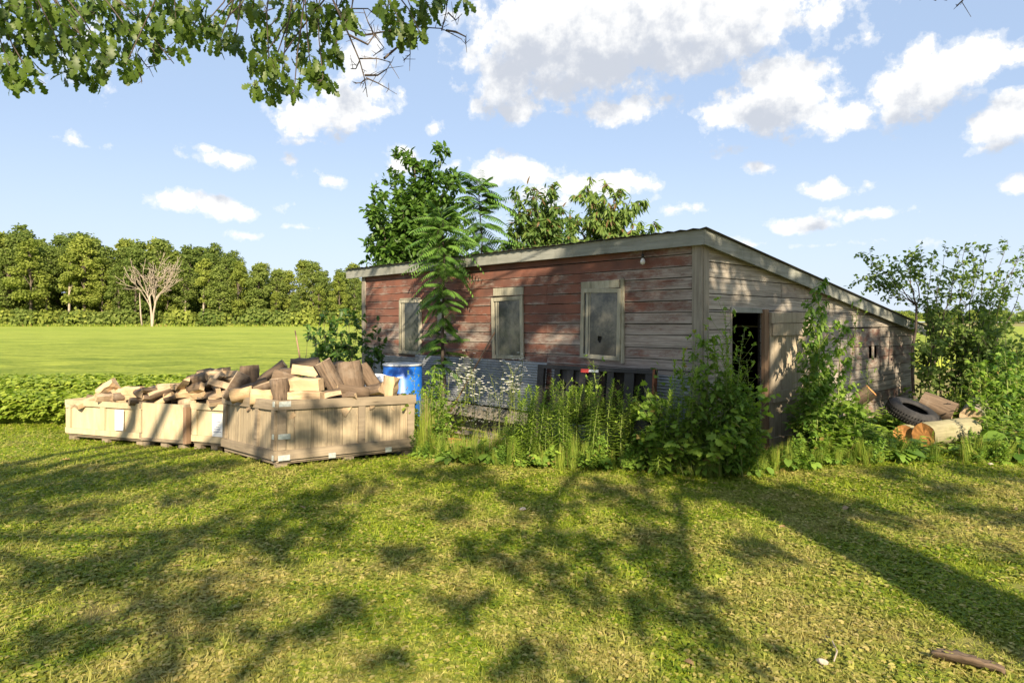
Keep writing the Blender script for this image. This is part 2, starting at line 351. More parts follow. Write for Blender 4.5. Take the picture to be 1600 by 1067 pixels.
# ------------------------------------------------------------------ object helpers
def tag(o, label=None, cat=None, group=None, kind=None):
    if label: o['label'] = label
    if cat: o['category'] = cat
    if group: o['group'] = group
    if kind: o['kind'] = kind
    return o
def empty(name, loc=(0, 0, 0), rot=(0, 0, 0), **kw):
    o = bpy.data.objects.new(name, None); COL.objects.link(o); o.location = loc; o.rotation_euler = rot
    o.empty_display_size = 0.1
    return tag(o, **kw)
def link(name, me, m=None, parent=None, **kw):
    o = bpy.data.objects.new(name, me); COL.objects.link(o)
    if m is not None and len(me.materials) == 0:
        for mm in (m if isinstance(m, (list, tuple)) else [m]): me.materials.append(MT[mm])
    if parent is not None: o.parent = parent
    return tag(o, **kw)
def copy_tree(o, parent=None):
    c = o.copy(); COL.objects.link(c); c.parent = parent
    for ch in list(o.children): copy_tree(ch, c)
    return c
class MB:
    """collects geometry in numpy blocks, builds one mesh"""
    def __init__(s): s.v = []; s.f = []; s.m = []; s.t = []; s.n = 0; s.sm = []
    def add(s, verts, faces, mi=0, tint=None, smooth=False):
        verts = np.asarray(verts, float)
        s.v.append(verts)
        for f in faces: s.f.append([i + s.n for i in f]); s.m.append(mi); s.sm.append(smooth)
        s.t.append(np.full(len(verts), 0.5) if tint is None else np.broadcast_to(tint, len(verts)).astype(float))
        s.n += len(verts)
    def box(s, x0, x1, y0, y1, z0, z1, mi=0, j=0.0, top=None):
        """top = (z1 at x0, z1 at x1) for a sloping upper edge"""
        za, zb = top if top else (z1, z1)
        v = np.array([(x0,y0,z0),(x1,y0,z0),(x1,y1,z0),(x0,y1,z0),(x0,y0,za),(x1,y0,zb),(x1,y1,zb),(x0,y1,za)], float)
        if j: v += rng.uniform(-j, j, v.shape)
        s.add(v, [(0,3,2,1),(4,5,6,7),(0,1,5,4),(1,2,6,5),(2,3,7,6),(3,0,4,7)], mi)
    def tube(s, pts, rad, sides=6, mi=0, caps=True, tint=None):
        pts = [Vector(p) for p in pts]; k = len(pts)
        rad = [rad] * k if not hasattr(rad, '__len__') else rad
        V = []; up = None
        for i, p in enumerate(pts):
            d = (pts[min(i + 1, k - 1)] - pts[max(i - 1, 0)])
            d = d.normalized() if d.length > 1e-9 else Vector((0, 0, 1))
            if up is None: up = d.orthogonal().normalized()
            up = (up - d * up.dot(d)); up = up.normalized() if up.length > 1e-6 else d.orthogonal().normalized()
            sd = d.cross(up)
            for a in range(sides):
                t = 2 * math.pi * a / sides
                V.append(p + (up * math.cos(t) + sd * math.sin(t)) * rad[i])
        Fc = [(i*sides+a, i*sides+(a+1)%sides, (i+1)*sides+(a+1)%sides, (i+1)*sides+a) for i in range(k-1) for a in range(sides)]
        if caps: Fc += [tuple(range(sides))[::-1], tuple((k-1)*sides + a for a in range(sides))]
        s.add([tuple(v) for v in V], Fc, mi, tint, smooth=True)
    def lathe(s, prof, c=(0, 0, 0), sides=24, mi=0, axis='z'):
        V = []
        for (r, z) in prof:
            for a in range(sides):
                t = 2 * math.pi * a / sides
                p = (r*math.cos(t), r*math.sin(t), z)
                if axis == 'x': p = (z, r*math.cos(t), r*math.sin(t))
                V.append((c[0]+p[0], c[1]+p[1], c[2]+p[2]))
        k = len(prof)
        Fc = [(i*sides+a, i*sides+(a+1)%sides, (i+1)*sides+(a+1)%sides, (i+1)*sides+a) for i in range(k-1) for a in range(sides)]
        s.add(V, Fc, mi, smooth=True)
    def mesh(s, name='mesh'):
        me = bpy.data.meshes.new(name)
        V = np.concatenate(s.v) if s.v else np.zeros((0, 3))
        me.from_pydata(V.tolist(), [], s.f)
        me.polygons.foreach_set('material_index', s.m); me.polygons.foreach_set('use_smooth', s.sm)
        at = me.attributes.new('tint', 'FLOAT', 'POINT'); at.data.foreach_set('value', np.concatenate(s.t))
        me.update(); return me
def norm(a): return a / np.maximum(np.linalg.norm(a, axis=-1, keepdims=True), 1e-9)
# leaf outlines: (along, across) from the stalk, half outlines mirrored; all drawn with a fold on the midrib
SHAPES = {
 'diamond': [(0, 0), (.45, .5), (1, 0)],
 'lance': [(0, 0), (.25, .42), (.6, .40), (1, 0)],
 'ovate': [(0, 0), (.15, .36), (.42, .5), (.75, .34), (1, 0)],
 'oak': [(0, 0), (.18, .14), (.30, .36), (.38, .18), (.50, .46), (.60, .24), (.74, .50), (.84, .28), (.94, .26), (1, 0)],
 'lobed': [(0, 0), (.08, .36), (.22, .22), (.42, .52), (.55, .24), (.74, .30), (1, 0)],
}
def leaf_mesh_arrays(P, D, Nn, L, W, shape='diamond', droop=0.15, fold=0.25, tint=None):
    """returns verts, quad/tri faces (index lists) for n leaves at once"""
    n = len(P); D = norm(np.asarray(D, float)); Nn = np.asarray(Nn, float)
    Nn = norm(Nn - D * np.sum(Nn * D, 1, keepdims=True)); Sd = np.cross(D, Nn)
    pr = SHAPES[shape]; k = len(pr)
    L = np.broadcast_to(L, n).astype(float); W = np.broadcast_to(W, n).astype(float)
    mid, lf, rt = [], [], []
    for (a, w) in pr:
        c = P + D * (a * L)[:, None] - Nn * (droop * a * a * L)[:, None]
        mid.append(c)
        e = Nn * (fold * w * W)[:, None]
        lf.append(c + Sd * (w * W)[:, None] + e); rt.append(c - Sd * (w * W)[:, None] + e)
    # vertex layout per leaf: mid0..mid(k-1), left1..k-2, right1..k-2
    cols = mid + lf[1:-1] + rt[1:-1]
    V = np.stack(cols, 1); nv = V.shape[1]
    f = []
    li = lambda i: 0 if i == 0 else (k - 1 if i == k - 1 else k + i - 1)
    ri = lambda i: 0 if i == 0 else (k - 1 if i == k - 1 else k + (k - 2) + i - 1)
    for i in range(k - 1):
        for fn, flip in ((li, False), (ri, True)):
            q = [i, i + 1, fn(i + 1), fn(i)]
            q2 = []
            for x in q:
                if x not in q2: q2.append(x)
            if flip: q2 = q2[::-1]
            f.append(q2)
    T = rng.random(n) if tint is None else np.broadcast_to(tint, n)
    return V.reshape(-1, 3), f, nv, np.repeat(T, nv)
class Leaves:
    """a big mesh of leaves made quickly through loops arrays"""
    def __init__(s): s.V = []; s.loops = []; s.sizes = []; s.T = []; s.n = 0
    def add(s, P, D, Nn, L, W, shape='diamond', droop=0.15, fold=0.25, tint=None):
        P = np.asarray(P, float)
        if len(P) == 0: return
        V, f, nv, T = leaf_mesh_arrays(P, D, Nn, L, W, shape, droop, fold, tint)
        m = len(P); pat = np.concatenate([np.array(q) for q in f]); sz = np.array([len(q) for q in f])
        s.loops.append((pat[None, :] + (np.arange(m) * nv)[:, None] + s.n).ravel()); s.sizes.append(np.tile(sz, m))
        s.V.append(V); s.T.append(T); s.n += len(V)
    def mesh(s, name='leaves'):
        me = bpy.data.meshes.new(name)
        V = np.concatenate(s.V); lp = np.concatenate(s.loops).astype(np.int32); sz = np.concatenate(s.sizes).astype(np.int32)
        me.vertices.add(len(V)); me.vertices.foreach_set('co', V.ravel())
        me.loops.add(len(lp)); me.loops.foreach_set('vertex_index', lp)
        me.polygons.add(len(sz)); me.polygons.foreach_set('loop_start', np.concatenate([[0], np.cumsum(sz)[:-1]]).astype(np.int32))
        me.polygons.foreach_set('loop_total', sz)
        at = me.attributes.new('tint', 'FLOAT', 'POINT'); at.data.foreach_set('value', np.concatenate(s.T).astype(np.float32))
        me.update(calc_edges=True); me.validate(); return me
def rdir(n, up=0.0):
    v = rng.normal(size=(n, 3)); v[:, 2] += up; return norm(v)
def W(px, py, D):
    """world point seen at photo pixel (px,py) at distance D along y"""
    return Vector(((px - 800) / F * D, D, H - (py - HOR) / F * D))
def sstep(a, b, x):
    t = np.clip((x - a) / (b - a), 0, 1); return t * t * (3 - 2 * t)
def gz(x, y):
    x = np.asarray(x, float); y = np.asarray(y, float)
    return -0.14 * sstep(7.3, 10.2, y) * sstep(1.0, -2.0, x) + 0.018 * np.sin(x * 1.3 + 0.7 * y) * np.sin(y * 0.9 - 0.4 * x) * sstep(14, 9, y)
def gzf(x, y): return float(gz(x, y))

PROTO = {}
def scatter(name, meshes, P, rot, scl, pick, mats=None, **kw):
    """one object whose points carry instances (for stuff nobody could count)"""
    pc = bpy.data.collections.new(name + '_source')
    for i, me in enumerate(meshes):
        o = bpy.data.objects.new('%s_source_%02d' % (name, i), me); pc.objects.link(o)
    me = bpy.data.meshes.new(name); me.vertices.add(len(P)); me.vertices.foreach_set('co', np.asarray(P, float).ravel())
    a = me.attributes.new('rot', 'FLOAT_VECTOR', 'POINT'); a.data.foreach_set('vector', np.asarray(rot, float).ravel())
    a = me.attributes.new('scl', 'FLOAT', 'POINT'); a.data.foreach_set('value', np.asarray(scl, float))
    a = me.attributes.new('pick', 'INT', 'POINT'); a.data.foreach_set('value', np.asarray(pick, np.int32))
    ob = bpy.data.objects.new(name, me); COL.objects.link(ob); tag(ob, **kw)
    ng = bpy.data.node_groups.new(name + '_scatter', 'GeometryNodeTree')
    ng.interface.new_socket('Geometry', in_out='INPUT', socket_type='NodeSocketGeometry')
    ng.interface.new_socket('Geometry', in_out='OUTPUT', socket_type='NodeSocketGeometry')
    gi = ng.nodes.new('NodeGroupInput'); go = ng.nodes.new('NodeGroupOutput')
    ci = ng.nodes.new('GeometryNodeCollectionInfo'); ci.inputs['Collection'].default_value = pc
    ci.inputs['Separate Children'].default_value = True; ci.inputs['Reset Children'].default_value = True
    ip = ng.nodes.new('GeometryNodeInstanceOnPoints'); ip.inputs['Pick Instance'].default_value = True
    def na(nm, ty):
        n = ng.nodes.new('GeometryNodeInputNamedAttribute'); n.data_type = ty; n.inputs['Name'].default_value = nm
        return [o for o in n.outputs if o.enabled][0]
    e2r = ng.nodes.new('FunctionNodeEulerToRotation')
    ng.links.new(gi.outputs[0], ip.inputs['Points']); ng.links.new(ci.outputs[0], ip.inputs['Instance'])
    ng.links.new(na('pick', 'INT'), ip.inputs['Instance Index'])
    ng.links.new(na('rot', 'FLOAT_VECTOR'), e2r.inputs[0]); ng.links.new(e2r.outputs[0], ip.inputs['Rotation'])
    cx = ng.nodes.new('ShaderNodeCombineXYZ'); s = na('scl', 'FLOAT')
    for i in range(3): ng.links.new(s, cx.inputs[i])
    ng.links.new(cx.outputs[0], ip.inputs['Scale']); ng.links.new(ip.outputs[0], go.inputs[0])
    md = ob.modifiers.new('scatter', 'NODES'); md.node_group = ng
    return ob

# ------------------------------------------------------------------ ground
def grid_mesh(xs, ys, zf, name):
    X, Y = np.meshgrid(xs, ys); Z = zf(X, Y); nx, ny = len(xs), len(ys)
    V = np.stack([X, Y, Z], -1).reshape(-1, 3)
    idx = np.arange(nx * ny).reshape(ny, nx)
    Fq = np.stack([idx[:-1, :-1], idx[:-1, 1:], idx[1:, 1:], idx[1:, :-1]], -1).reshape(-1, 4)
    me = bpy.data.meshes.new(name); me.from_pydata(V.tolist(), [], Fq.tolist())
    me.polygons.foreach_set('use_smooth', [True] * len(Fq)); return me
link('ground', grid_mesh(np.concatenate([[-3000, -600, -150, -60], np.linspace(-30, 30, 100), [60, 150, 600, 3000]]),
     np.concatenate([[-1500, -200, -40], np.linspace(-12, 30, 90), [60, 120, 300, 800, 4000]]),
     lambda x, y: gz(x, y) - 0.0, 'ground'), 'lawn', kind='structure')
# soybean canopy: a bumpy sheet on top of the plants, from just behind the lawn to the wood
FE = [(-320, 11.6), (-4.6, 11.6), (-4.2, 17.5), (1.5, 22.0), (12, 24.0), (320, 24)]   # near edge of the field
def field_edge(x): return np.interp(x, [p[0] for p in FE], [p[1] for p in FE])
def field_obj():
    rows = np.concatenate([np.linspace(0, 1, 60) ** 2 * 0.06, np.linspace(0.065, 1, 40) ** 1.5])
    rows = np.unique(np.clip(rows, 0, 1)); xs = np.concatenate([np.linspace(-300, -30, 30), np.linspace(-29, 60, 160), np.linspace(64, 300, 25)])
    X, T = np.meshgrid(xs, rows); E = field_edge(X); Y = E + 0.12 + T * (178 - E)
    Z = np.where(T <= 0, -0.15, 0.36 + 0.05 * np.sin(X * 1.9 + Y * 0.8) * np.sin(Y * 2.1) * sstep(60, 20, Y)) + 0.12 * sstep(40, 150, Y)
    nx, ny = len(xs), len(rows); idx = np.arange(nx * ny).reshape(ny, nx)
    Fq = np.stack([idx[:-1, :-1], idx[:-1, 1:], idx[1:, 1:], idx[1:, :-1]], -1).reshape(-1, 4)
    me = bpy.data.meshes.new('field'); me.from_pydata(np.stack([X, Y, Z], -1).reshape(-1, 3).tolist(), [], Fq.tolist())
    me.polygons.foreach_set('use_smooth', [True] * len(Fq))
    link('field', me, 'field', kind='structure')
field_obj()
# low hill and far wood on the right, long way off
me = grid_mesh(np.linspace(150, 1500, 40), np.linspace(650, 1100, 14), lambda x, y: 1 + 13 * np.exp(-((y - 900) / 170.0) ** 2) * (0.7 + 0.3 * np.sin(x / 130.0)), 'hill')
link('hill', me, 'field', kind='structure')

# ------------------------------------------------------------------ grass, crop plants
def tuft(n, h, w, spread, lean, broad=0.0):
    L = Leaves(); a = rng.uniform(0, 2 * math.pi, n)
    P = np.stack([rng.normal(0, spread, n), rng.normal(0, spread, n), np.zeros(n)], 1)
    D = np.stack([np.cos(a) * lean * rng.random(n), np.sin(a) * lean * rng.random(n), np.ones(n)], 1)
    Nn = np.stack([-np.cos(a), -np.sin(a), np.full(n, 0.3)], 1)
    L.add(P, D, Nn, h * rng.uniform(0.5, 1.1, n), w * rng.uniform(0.8, 1.4, n), 'lance', droop=0.25, fold=0.2)
    if broad:
        k = int(n * broad); a = rng.uniform(0, 6.28, k)
        P = np.stack([rng.normal(0, spread, k), rng.normal(0, spread, k), rng.uniform(0.01, 0.03, k)], 1)
        D = np.stack([np.cos(a), np.sin(a), rng.uniform(0, .5, k)], 1)
        L.add(P, D, np.tile([0, 0, 1.0], (k, 1)), 0.03, 0.02, 'ovate')
    me = L.mesh('tuft'); me.materials.append(MT['grass']); return me
tufts = [tuft(34, 0.040, 0.0036, 0.038, 2.2), tuft(34, 0.048, 0.0036, 0.042, 1.9), tuft(26, 0.036, 0.005, 0.045, 2.4, 0.9),
         tuft(36, 0.036, 0.004, 0.05, 3.0), tuft(12, 0.10, 0.004, 0.03, 1.3)]
def lawn_points():
    out = []
    def band(y0, y1, n, sc):
        y = rng.uniform(y0, y1, n); hw = 0.82 * y + 0.6
        x = rng.uniform(-1, 1, n) * hw
        out.append(np.stack([x, y, gz(x, y), np.full(n, sc)], 1))
    band(2.6, 4.2, 17000, 0.85); band(4.2, 6.5, 30000, 1.0); band(6.5, 9.2, 34000, 1.15); band(9.2, 12.0, 26000, 1.3)
    P = np.concatenate(out)
    k = ~((P[:, 1] > field_edge(P[:, 0]) + 0.1))
    # no grass under the shed
    lx = (P[:, 0] - 2.197) * .728 + (P[:, 1] - 7.67) * .685; ly = -(P[:, 0] - 2.197) * .685 + (P[:, 1] - 7.67) * .728
    k &= ~((lx > 0.05) & (ly > 0.05))
    k &= ~((P[:, 1] > 7.5) & (np.abs((P[:, 0] + 2.68) * .669 + (P[:, 1] - 7.5) * -.743) < 1e9) & (((P[:, 0] + 2.68) * .743 + (P[:, 1] - 7.5) * .669) > -.03) & ((-(P[:, 0] + 2.68) * .669 + (P[:, 1] - 7.5) * .743) > -.03) & (P[:, 0] < -1.2))
    # bare ground where the straw shows
    d = np.sin(P[:, 0] * 2.1 + np.sin(P[:, 1] * 1.7) * 1.5) * np.sin(P[:, 1] * 2.6 + P[:, 0])
    k &= (rng.random(len(P)) > sstep(0.35, 1.0, d) * 0.75)
    return P[k]
LP = lawn_points(); n = len(LP)
pick = rng.choice(5, n, p=[.3, .2, .25, .22, .03])
scatter('grass', tufts, LP[:, :3], np.stack([rng.normal(0, .12, n), rng.normal(0, .12, n), rng.uniform(0, 6.28, n)], 1),
        LP[:, 3] * rng.uniform(0.6, 1.25, n), pick, kind='stuff', label='mown lawn grass, green and straw coloured in patches', cat='grass')
def soy_plant(s):
    L = Leaves(); n = 46
    a = rng.uniform(0, 6.28, n); z = rng.uniform(0.12, 0.5, n); r = rng.uniform(0.02, 0.2, n)
    P = np.stack([np.cos(a) * r, np.sin(a) * r, z], 1)
    for k in (-.9, 0, .9):
        D = np.stack([np.cos(a + k), np.sin(a + k), rng.uniform(-.35, .25, n)], 1)
        L.add(P, D, np.stack([np.cos(a) * .2, np.sin(a) * .2, np.ones(n)], 1) + rng.normal(0, .3, (n, 3)), rng.uniform(.07, .115, n), .07, 'diamond' if s else 'ovate')
    me = L.mesh('soy'); me.materials.append(MT['soy']); return me
soys = [soy_plant(0), soy_plant(0), soy_plant(1)]
def soy_points():
    out = []
    for (d0, d1, n, sc) in ((0, 1.0, 1500, 1.0), (1.0, 3.0, 2600, 1.0), (2.6, 4.4, 2600, .74)):
        x = rng.uniform(-1, 1, n * 2) * (0.86 * (12 + d1) + 2); y = field_edge(x) + rng.uniform(d0, d1, n * 2)
        k = (np.abs(x) < 0.83 * y + 1.5); x = x[k]; y = y[k]
        z = -0.12 + (0.0 if d0 < 1 else 0.12) * np.ones(len(x))
        if d0 >= 5: z = np.full(len(x), 0.36 + .05 - .5 * sc)
        out.append(np.stack([x, y, z, np.full(len(x), sc)], 1))
    return np.concatenate(out)
SP = soy_points(); n = len(SP)
scatter('soybean_crop', soys, SP[:, :3], np.stack([np.zeros(n), np.zeros(n), rng.uniform(0, 6.28, n)], 1), SP[:, 3] * rng.uniform(.8, 1.15, n),
        rng.choice(3, n), kind='stuff', label='leafy green soybean crop filling the field behind the lawn', cat='crop')

# ------------------------------------------------------------------ trees
def branchy(start, d, length, radius, depth, tubes, tips, spread=0.7, kids=3, up=0.15, seg=4, taper=0.6, wob=0.18, minr=0.004):
    p = Vector(start); d = Vector(d).normalized(); pts = [p.copy()]; rs = [radius]
    for i in range(seg):
        d = (d + Vector(rng.normal(0, wob, 3)) + Vector((0, 0, up * 0.3))).normalized()
        p = p + d * (length / seg); pts.append(p.copy()); rs.append(max(minr, radius * (1 - (1 - taper) * (i + 1) / seg)))
    tubes.append((pts, rs, depth))
    if depth == 0:
        tips.append(pts); return
    for k in range(kids):
        t = 0.35 + 0.65 * (k + rng.random()) / kids
        i = min(seg - 1, int(t * seg)); q = pts[i].lerp(pts[i + 1], t * seg - i if t * seg - i < 1 else 1)
        nd = (d + Vector(rng.normal(0, spread, 3)) + Vector((0, 0, up))).normalized()
        branchy(q, nd, length * rng.uniform(.5, .8), radius * rng.uniform(.45, .62), depth - 1, tubes, tips, spread, kids, up, seg, taper, wob, minr)
    branchy(pts[-1], d, length * 0.7, rs[-1] * 0.9, depth - 1, tubes, tips, spread, kids, up, seg, taper, wob, minr)
def tubes_mesh(tubes, name='branches', sides=5):
    b = MB()
    for pts, rs, dp in tubes: b.tube(pts, rs, sides if dp > 1 else 4, caps=False)
    return b.mesh(name)
def tip_points(tips, per, j):
    P = []; D = []
    for pts in tips:
        for _ in range(per):
            i = rng.integers(0, len(pts) - 1); t = rng.random(); P.append(pts[i].lerp(pts[i + 1], t) + Vector(rng.normal(0, j, 3))); D.append(pts[i + 1] - pts[i])
    return np.array([tuple(p) for p in P]), norm(np.array([tuple(d) for d in D]))

# woodland trees, seen from 180 m
def wood_tree(h, cw, base, nc, leafm, trunk='bark', n=5200, ls=0.62):
    b = MB(); L = Leaves(); c = []
    b.tube([(0, 0, -0.3), (0.1, 0, h * .3), (-.1, .1, h * .6), (0, 0, h * .88)], [h * .017, h * .012, h * .008, h * .002], 6, caps=False)
    for i in range(nc):
        t = rng.random() ** 0.8; z = h * (base + (0.97 - base) * t); prof = math.sin(math.pi * (0.16 + 0.80 * t)) ** 0.7
        a = rng.uniform(0, 6.28); r = cw * prof * rng.uniform(.45, 1.0) * .8
        q = np.array([math.cos(a) * r, math.sin(a) * r, z]); c.append((q, cw * rng.uniform(.13, .38) * (0.7 + .3 * prof)))
        if i % 2 == 0: b.tube([(0, 0, z * .75), tuple(q * [.5, .5, .94]), tuple(q)], [h * .004, h * .003, h * .001], 4, caps=False)
    tot = sum(r * r for _, r in c)
    for q, r in c:
        m = int(n * r * r / tot); d = rdir(m); rr = r * rng.uniform(.55, 1.08, m) ** 1
        P = q + d * rr[:, None] * np.array([1.15, 1.15, .72])
        Nn = norm(d + rng.normal(0, .55, (m, 3)) + [0, 0, .25]); D = np.cross(Nn, rdir(m))
        tint = np.clip(rng.normal(.5, .2, m) + rng.normal(0, .12), 0, .92)
        L.add(P, D, Nn, ls * rng.uniform(.6, 1.3, m), ls * .8, 'diamond', 0, 0, tint)
    tm = b.mesh('trunk'); tm.materials.append(MT[trunk]); lm = L.mesh('crown'); lm.materials.append(MT[leafm])
    r = empty('forest_tree'); link('trunk', tm, None, r); link('crown', lm, None, r); return r, h
kinds = [wood_tree(25, 5.2, .22, 78, 'wood_leaf'), wood_tree(24, 4.6, .16, 66, 'wood_leaf_y'), wood_tree(26, 5.8, .34, 74, 'wood_leaf', 'pale_bark'),
         wood_tree(22, 5.0, .10, 70, 'wood_leaf'), wood_tree(20, 4.4, .05, 38, 'wood_leaf_y', n=4600, ls=.5), wood_tree(25, 3.8, .30, 34, 'wood_leaf_y', 'pale_bark', n=4200)]
used = set()
def place_tree(k, x, y, h, rz, label, group):
    root, hh = kinds[k]
    if k in used: o = copy_tree(root)
    else: o = root; used.add(k)
    s = h / hh; o.location = (x, y, 0); o.rotation_euler = (0, 0, rz); o.scale = (s * rng.uniform(.95, 1.2), s * rng.uniform(.95, 1.2), s)
    tag(o, label, 'tree', group)
def skyline(px): return np.interp(px, [-80, 0, 40, 90, 140, 170, 200, 260, 300, 340, 380, 420, 450, 490, 520, 560, 700], [356, 358, 356, 376, 362, 370, 378, 374, 384, 384, 398, 412, 424, 405, 424, 418, 430])
fr = [(-60,1),(-22,3),(12,0),(48,4),(72,2),(108,5),(132,1),(160,4),(186,0),(212,3),(262,4),(290,2),(318,5),(344,0),(372,4),(404,3),(432,1),(462,0),(498,1),(530,4),(566,0),(604,1),(650,3),(700,0)]
names = {-60:'green tree outside the left end of the wood edge', -22:'low branched green tree at the far left end of the wood edge',
 12:'tall grey green tree on the wood edge at the left border of the view', 48:'shorter yellow green tree branched to the ground at the left of the wood edge',
 72:'tall open tree with a bare pale trunk left on the wood edge', 108:'narrow yellowish tree with a high crown on the left part of the wood edge',
 132:'broad yellow green tree below the highest crest left of the dead tree', 160:'small bushy yellow green tree two places left of the dead tree',
 186:'dark green tree standing just left of the bare dead tree', 212:'rounded green tree directly behind the bare dead tree',
 262:'small yellow green tree standing just right of the bare dead tree', 290:'tall tree with a clean pale trunk right of the bare dead tree',
 318:'narrow high crowned tree in the middle of the wood edge', 344:'full round green tree above the far wood bins heap',
 372:'short bushy tree branched to the ground before the dark gap', 404:'wide dark green tree at the dip of the skyline',
 432:'yellow green tree in the lowest dip of the skyline', 462:'rounded tree forming the second crest near the shed',
 498:'yellow green tree just left of the broad bush by the shed', 530:'low yellow tree against the left end of the shed roof',
 566:'green tree of the wood hidden partly by the shed corner'}
names = {k: ' '.join(v.split()[:10]) for k, v in names.items()}
for px, k in fr:
    D = 181 + rng.uniform(-2, 4); x = (px - 800) / F * D; top = skyline(px) + rng.uniform(0, 42)
    place_tree(k, x, D, (HOR - top) / F * D + H, rng.uniform(0, 6), names.get(px, 'green tree of the wood hidden behind the shed'), 'trees along the edge of the wood')
for row, (dd, off) in enumerate(((192, 2), (204, -4))):
    for px in np.arange(-90, 720, 26 + 5 * row):
        px = px + rng.uniform(-8, 8); D = dd + rng.uniform(-3, 3); top = skyline(px) + off + rng.uniform(-5, 16)
        place_tree(int(rng.integers(0, 4)), (px - 800) / F * D, D, (HOR - top) / F * D + H, rng.uniform(0, 6),
                   ('green crown just behind the %s' if row == 0 else 'deep treetop of the wood behind the %s') % ' '.join(min(names.items(), key=lambda q: abs(q[0] - px))[1].split(' of the')[0].split()[:8]), 'trees behind the edge of the wood')
# dead tree
def dead_tree():
    global rng
    keep, rng = rng, np.random.default_rng(21)
    tb = []; tp = []
    x0, D = (238 - 800) / F * 176, 176
    r = empty('dead_tree', (x0, D, 0), label='bare pale dead tree standing in front of the wood', cat='tree')
    for (lean, rr) in (((-.10, 0, 1), .30), ((.12, .05, 1), .27)):
        p = Vector((0, 0, -.2)); pts = [p, Vector((lean[0] * 2.5, 0, 4)), Vector((lean[0] * 9 , .2, 8.5))]
        tb.append((pts, [rr * 1.25, rr, rr * .8], 3))
        for k in range(5):
            d = Vector(((k - 2) * .30 + lean[0] * 2, rng.uniform(-.4, .4), 1))
            branchy(pts[1].lerp(pts[2], .3 + .17 * k), d, 5.0, rr * .5, 3, tb, tp, .55, 2, .12, 4, .55, .12, .05)
    me = tubes_mesh(tb, 'dead_tree'); link('trunk', me, 'dead_wood', r); rng = keep
dead_tree()
b = MB(); x0 = (221 - 800) / F * 176
b.tube([(0, 0, -.2), (-.5, 0, 4), (-.9, .2, 9.6)], [.24, .19, .09], 6)
link('bare_trunk_tree', b.mesh('bare_trunk_tree'), 'dead_wood', label='leaning bare dead trunk without branches left of the dead tree', cat='tree').location = (x0, 176.5, 0)
# undergrowth at the foot of the wood
def clump_mesh(leafm, n, s, ls):
    L = Leaves(); d = rdir(n, .2); P = d * (s * rng.uniform(.5, 1.05, n))[:, None] * [1.2, 1, .8] + [0, 0, s * .5]
    Nn = norm(d + rng.normal(0, .5, (n, 3))); L.add(P, np.cross(Nn, rdir(n)), Nn, ls, ls * .8, 'diamond', 0, 0)
    me = L.mesh('clump'); me.materials.append(MT[leafm]); return me
uc = [clump_mesh('wood_leaf', 420, 1.7, .42), clump_mesh('wood_leaf_y', 420, 1.7, .42)]
n = 700; x = rng.uniform(-175, -8, n); y = np.where(rng.random(n) < .5, rng.uniform(178.5, 186, n), rng.uniform(196, 215, n))
scatter('undergrowth', uc, np.stack([x, y, np.zeros(n)], 1), np.stack([np.zeros(n)] * 2 + [rng.uniform(0, 6, n)], 1), np.where(y > 190, rng.uniform(2.4, 4.6, n), rng.uniform(.6, 2.5, n)), rng.choice(2, n),
        kind='stuff', label='low leafy undergrowth along the foot of the wood', cat='undergrowth')
n = 420; y = rng.uniform(640, 900, n); x = y * rng.uniform(.45, 1.2, n)
scatter('distant_woodland', [uc[0], uc[1]], np.stack([x, y, 1 + 11 * np.exp(-((y - 900) / 170.0) ** 2)], 1), np.zeros((n, 3)), rng.uniform(1.5, 3.2, n), rng.choice(2, n),
        kind='stuff', label='distant woodland on the low hill beyond the right field', cat='woodland')
# dry grass strip at the far edge of the field
L = Leaves(); n = 9000; x = rng.uniform(-175, -5, n); y = rng.uniform(175.5, 179.5, n)
L.add(np.stack([x, y, np.full(n, .2)], 1), rdir(n, 3), rdir(n), rng.uniform(.5, 1.3, n), .22, 'diamond', 0, 0)
me = L.mesh('verge_grass'); link('verge_grass', me, 'weed_yellow', kind='stuff', label='pale tall grass strip between the field and the wood', cat='grass')

# ------------------------------------------------------------------ the shed
C0 = Vector((2.197, 7.67, 0)); YAW = math.atan2(.685, .728)
shed = empty('wooden_shed', C0, (0, 0, YAW), label='low weathered shed with flaking red boards and a sloping roof', cat='shed')
SX, SY = 7.95, 7.5
def roof_z(x): return 2.752 - 0.137 * (x + 0.12)
def shedpart(name, m, boxes=None, mb=None, parent=None, **kw):
    b = mb or MB()
    for bx in (boxes or []): b.box(*bx[:6], **(bx[6] if len(bx) > 6 else {}))
    return link(name, b.mesh(name), m, parent or shed, **kw)
def board_y(x0, x1, y0, y1, z0, z1, mi=0):
    """front board: five stations along y, a little warped, bottom edge proud"""
    b = MB(); k = 5; V = []
    for i in range(k):
        y = y0 + (y1 - y0) * i / (k - 1); j = rng.uniform(-.003, .003, 3)
        V += [(x0 - .006 + j[0], y, z0 + j[1]), (x1, y, z0 + j[1]), (x1, y, z1 + j[2]), (x0 + .004 + j[0], y, z1 + j[2])]
    Fc = [(i*4+a, i*4+(a+1)%4, (i+1)*4+(a+1)%4, (i+1)*4+a) for i in range(k-1) for a in range(4)] + [(3,2,1,0), (k*4-4, k*4-3, k*4-2, k*4-1)]
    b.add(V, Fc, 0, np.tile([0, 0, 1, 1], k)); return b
# boards of the long front wall
z = -0.22; row = 0
while z < 2.70:
    hgt = rng.uniform(.128, .162); z1 = min(z + hgt, 2.76)
    cuts = [0.10] + sorted(rng.choice([2.45, 4.9, 3.7, 5.9], 1 if row % 3 else 2, replace=False).tolist()) + [7.44]
    for a, c in zip(cuts[:-1], cuts[1:]):
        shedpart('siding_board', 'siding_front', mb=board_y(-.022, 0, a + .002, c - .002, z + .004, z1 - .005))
    z += hgt; row += 1
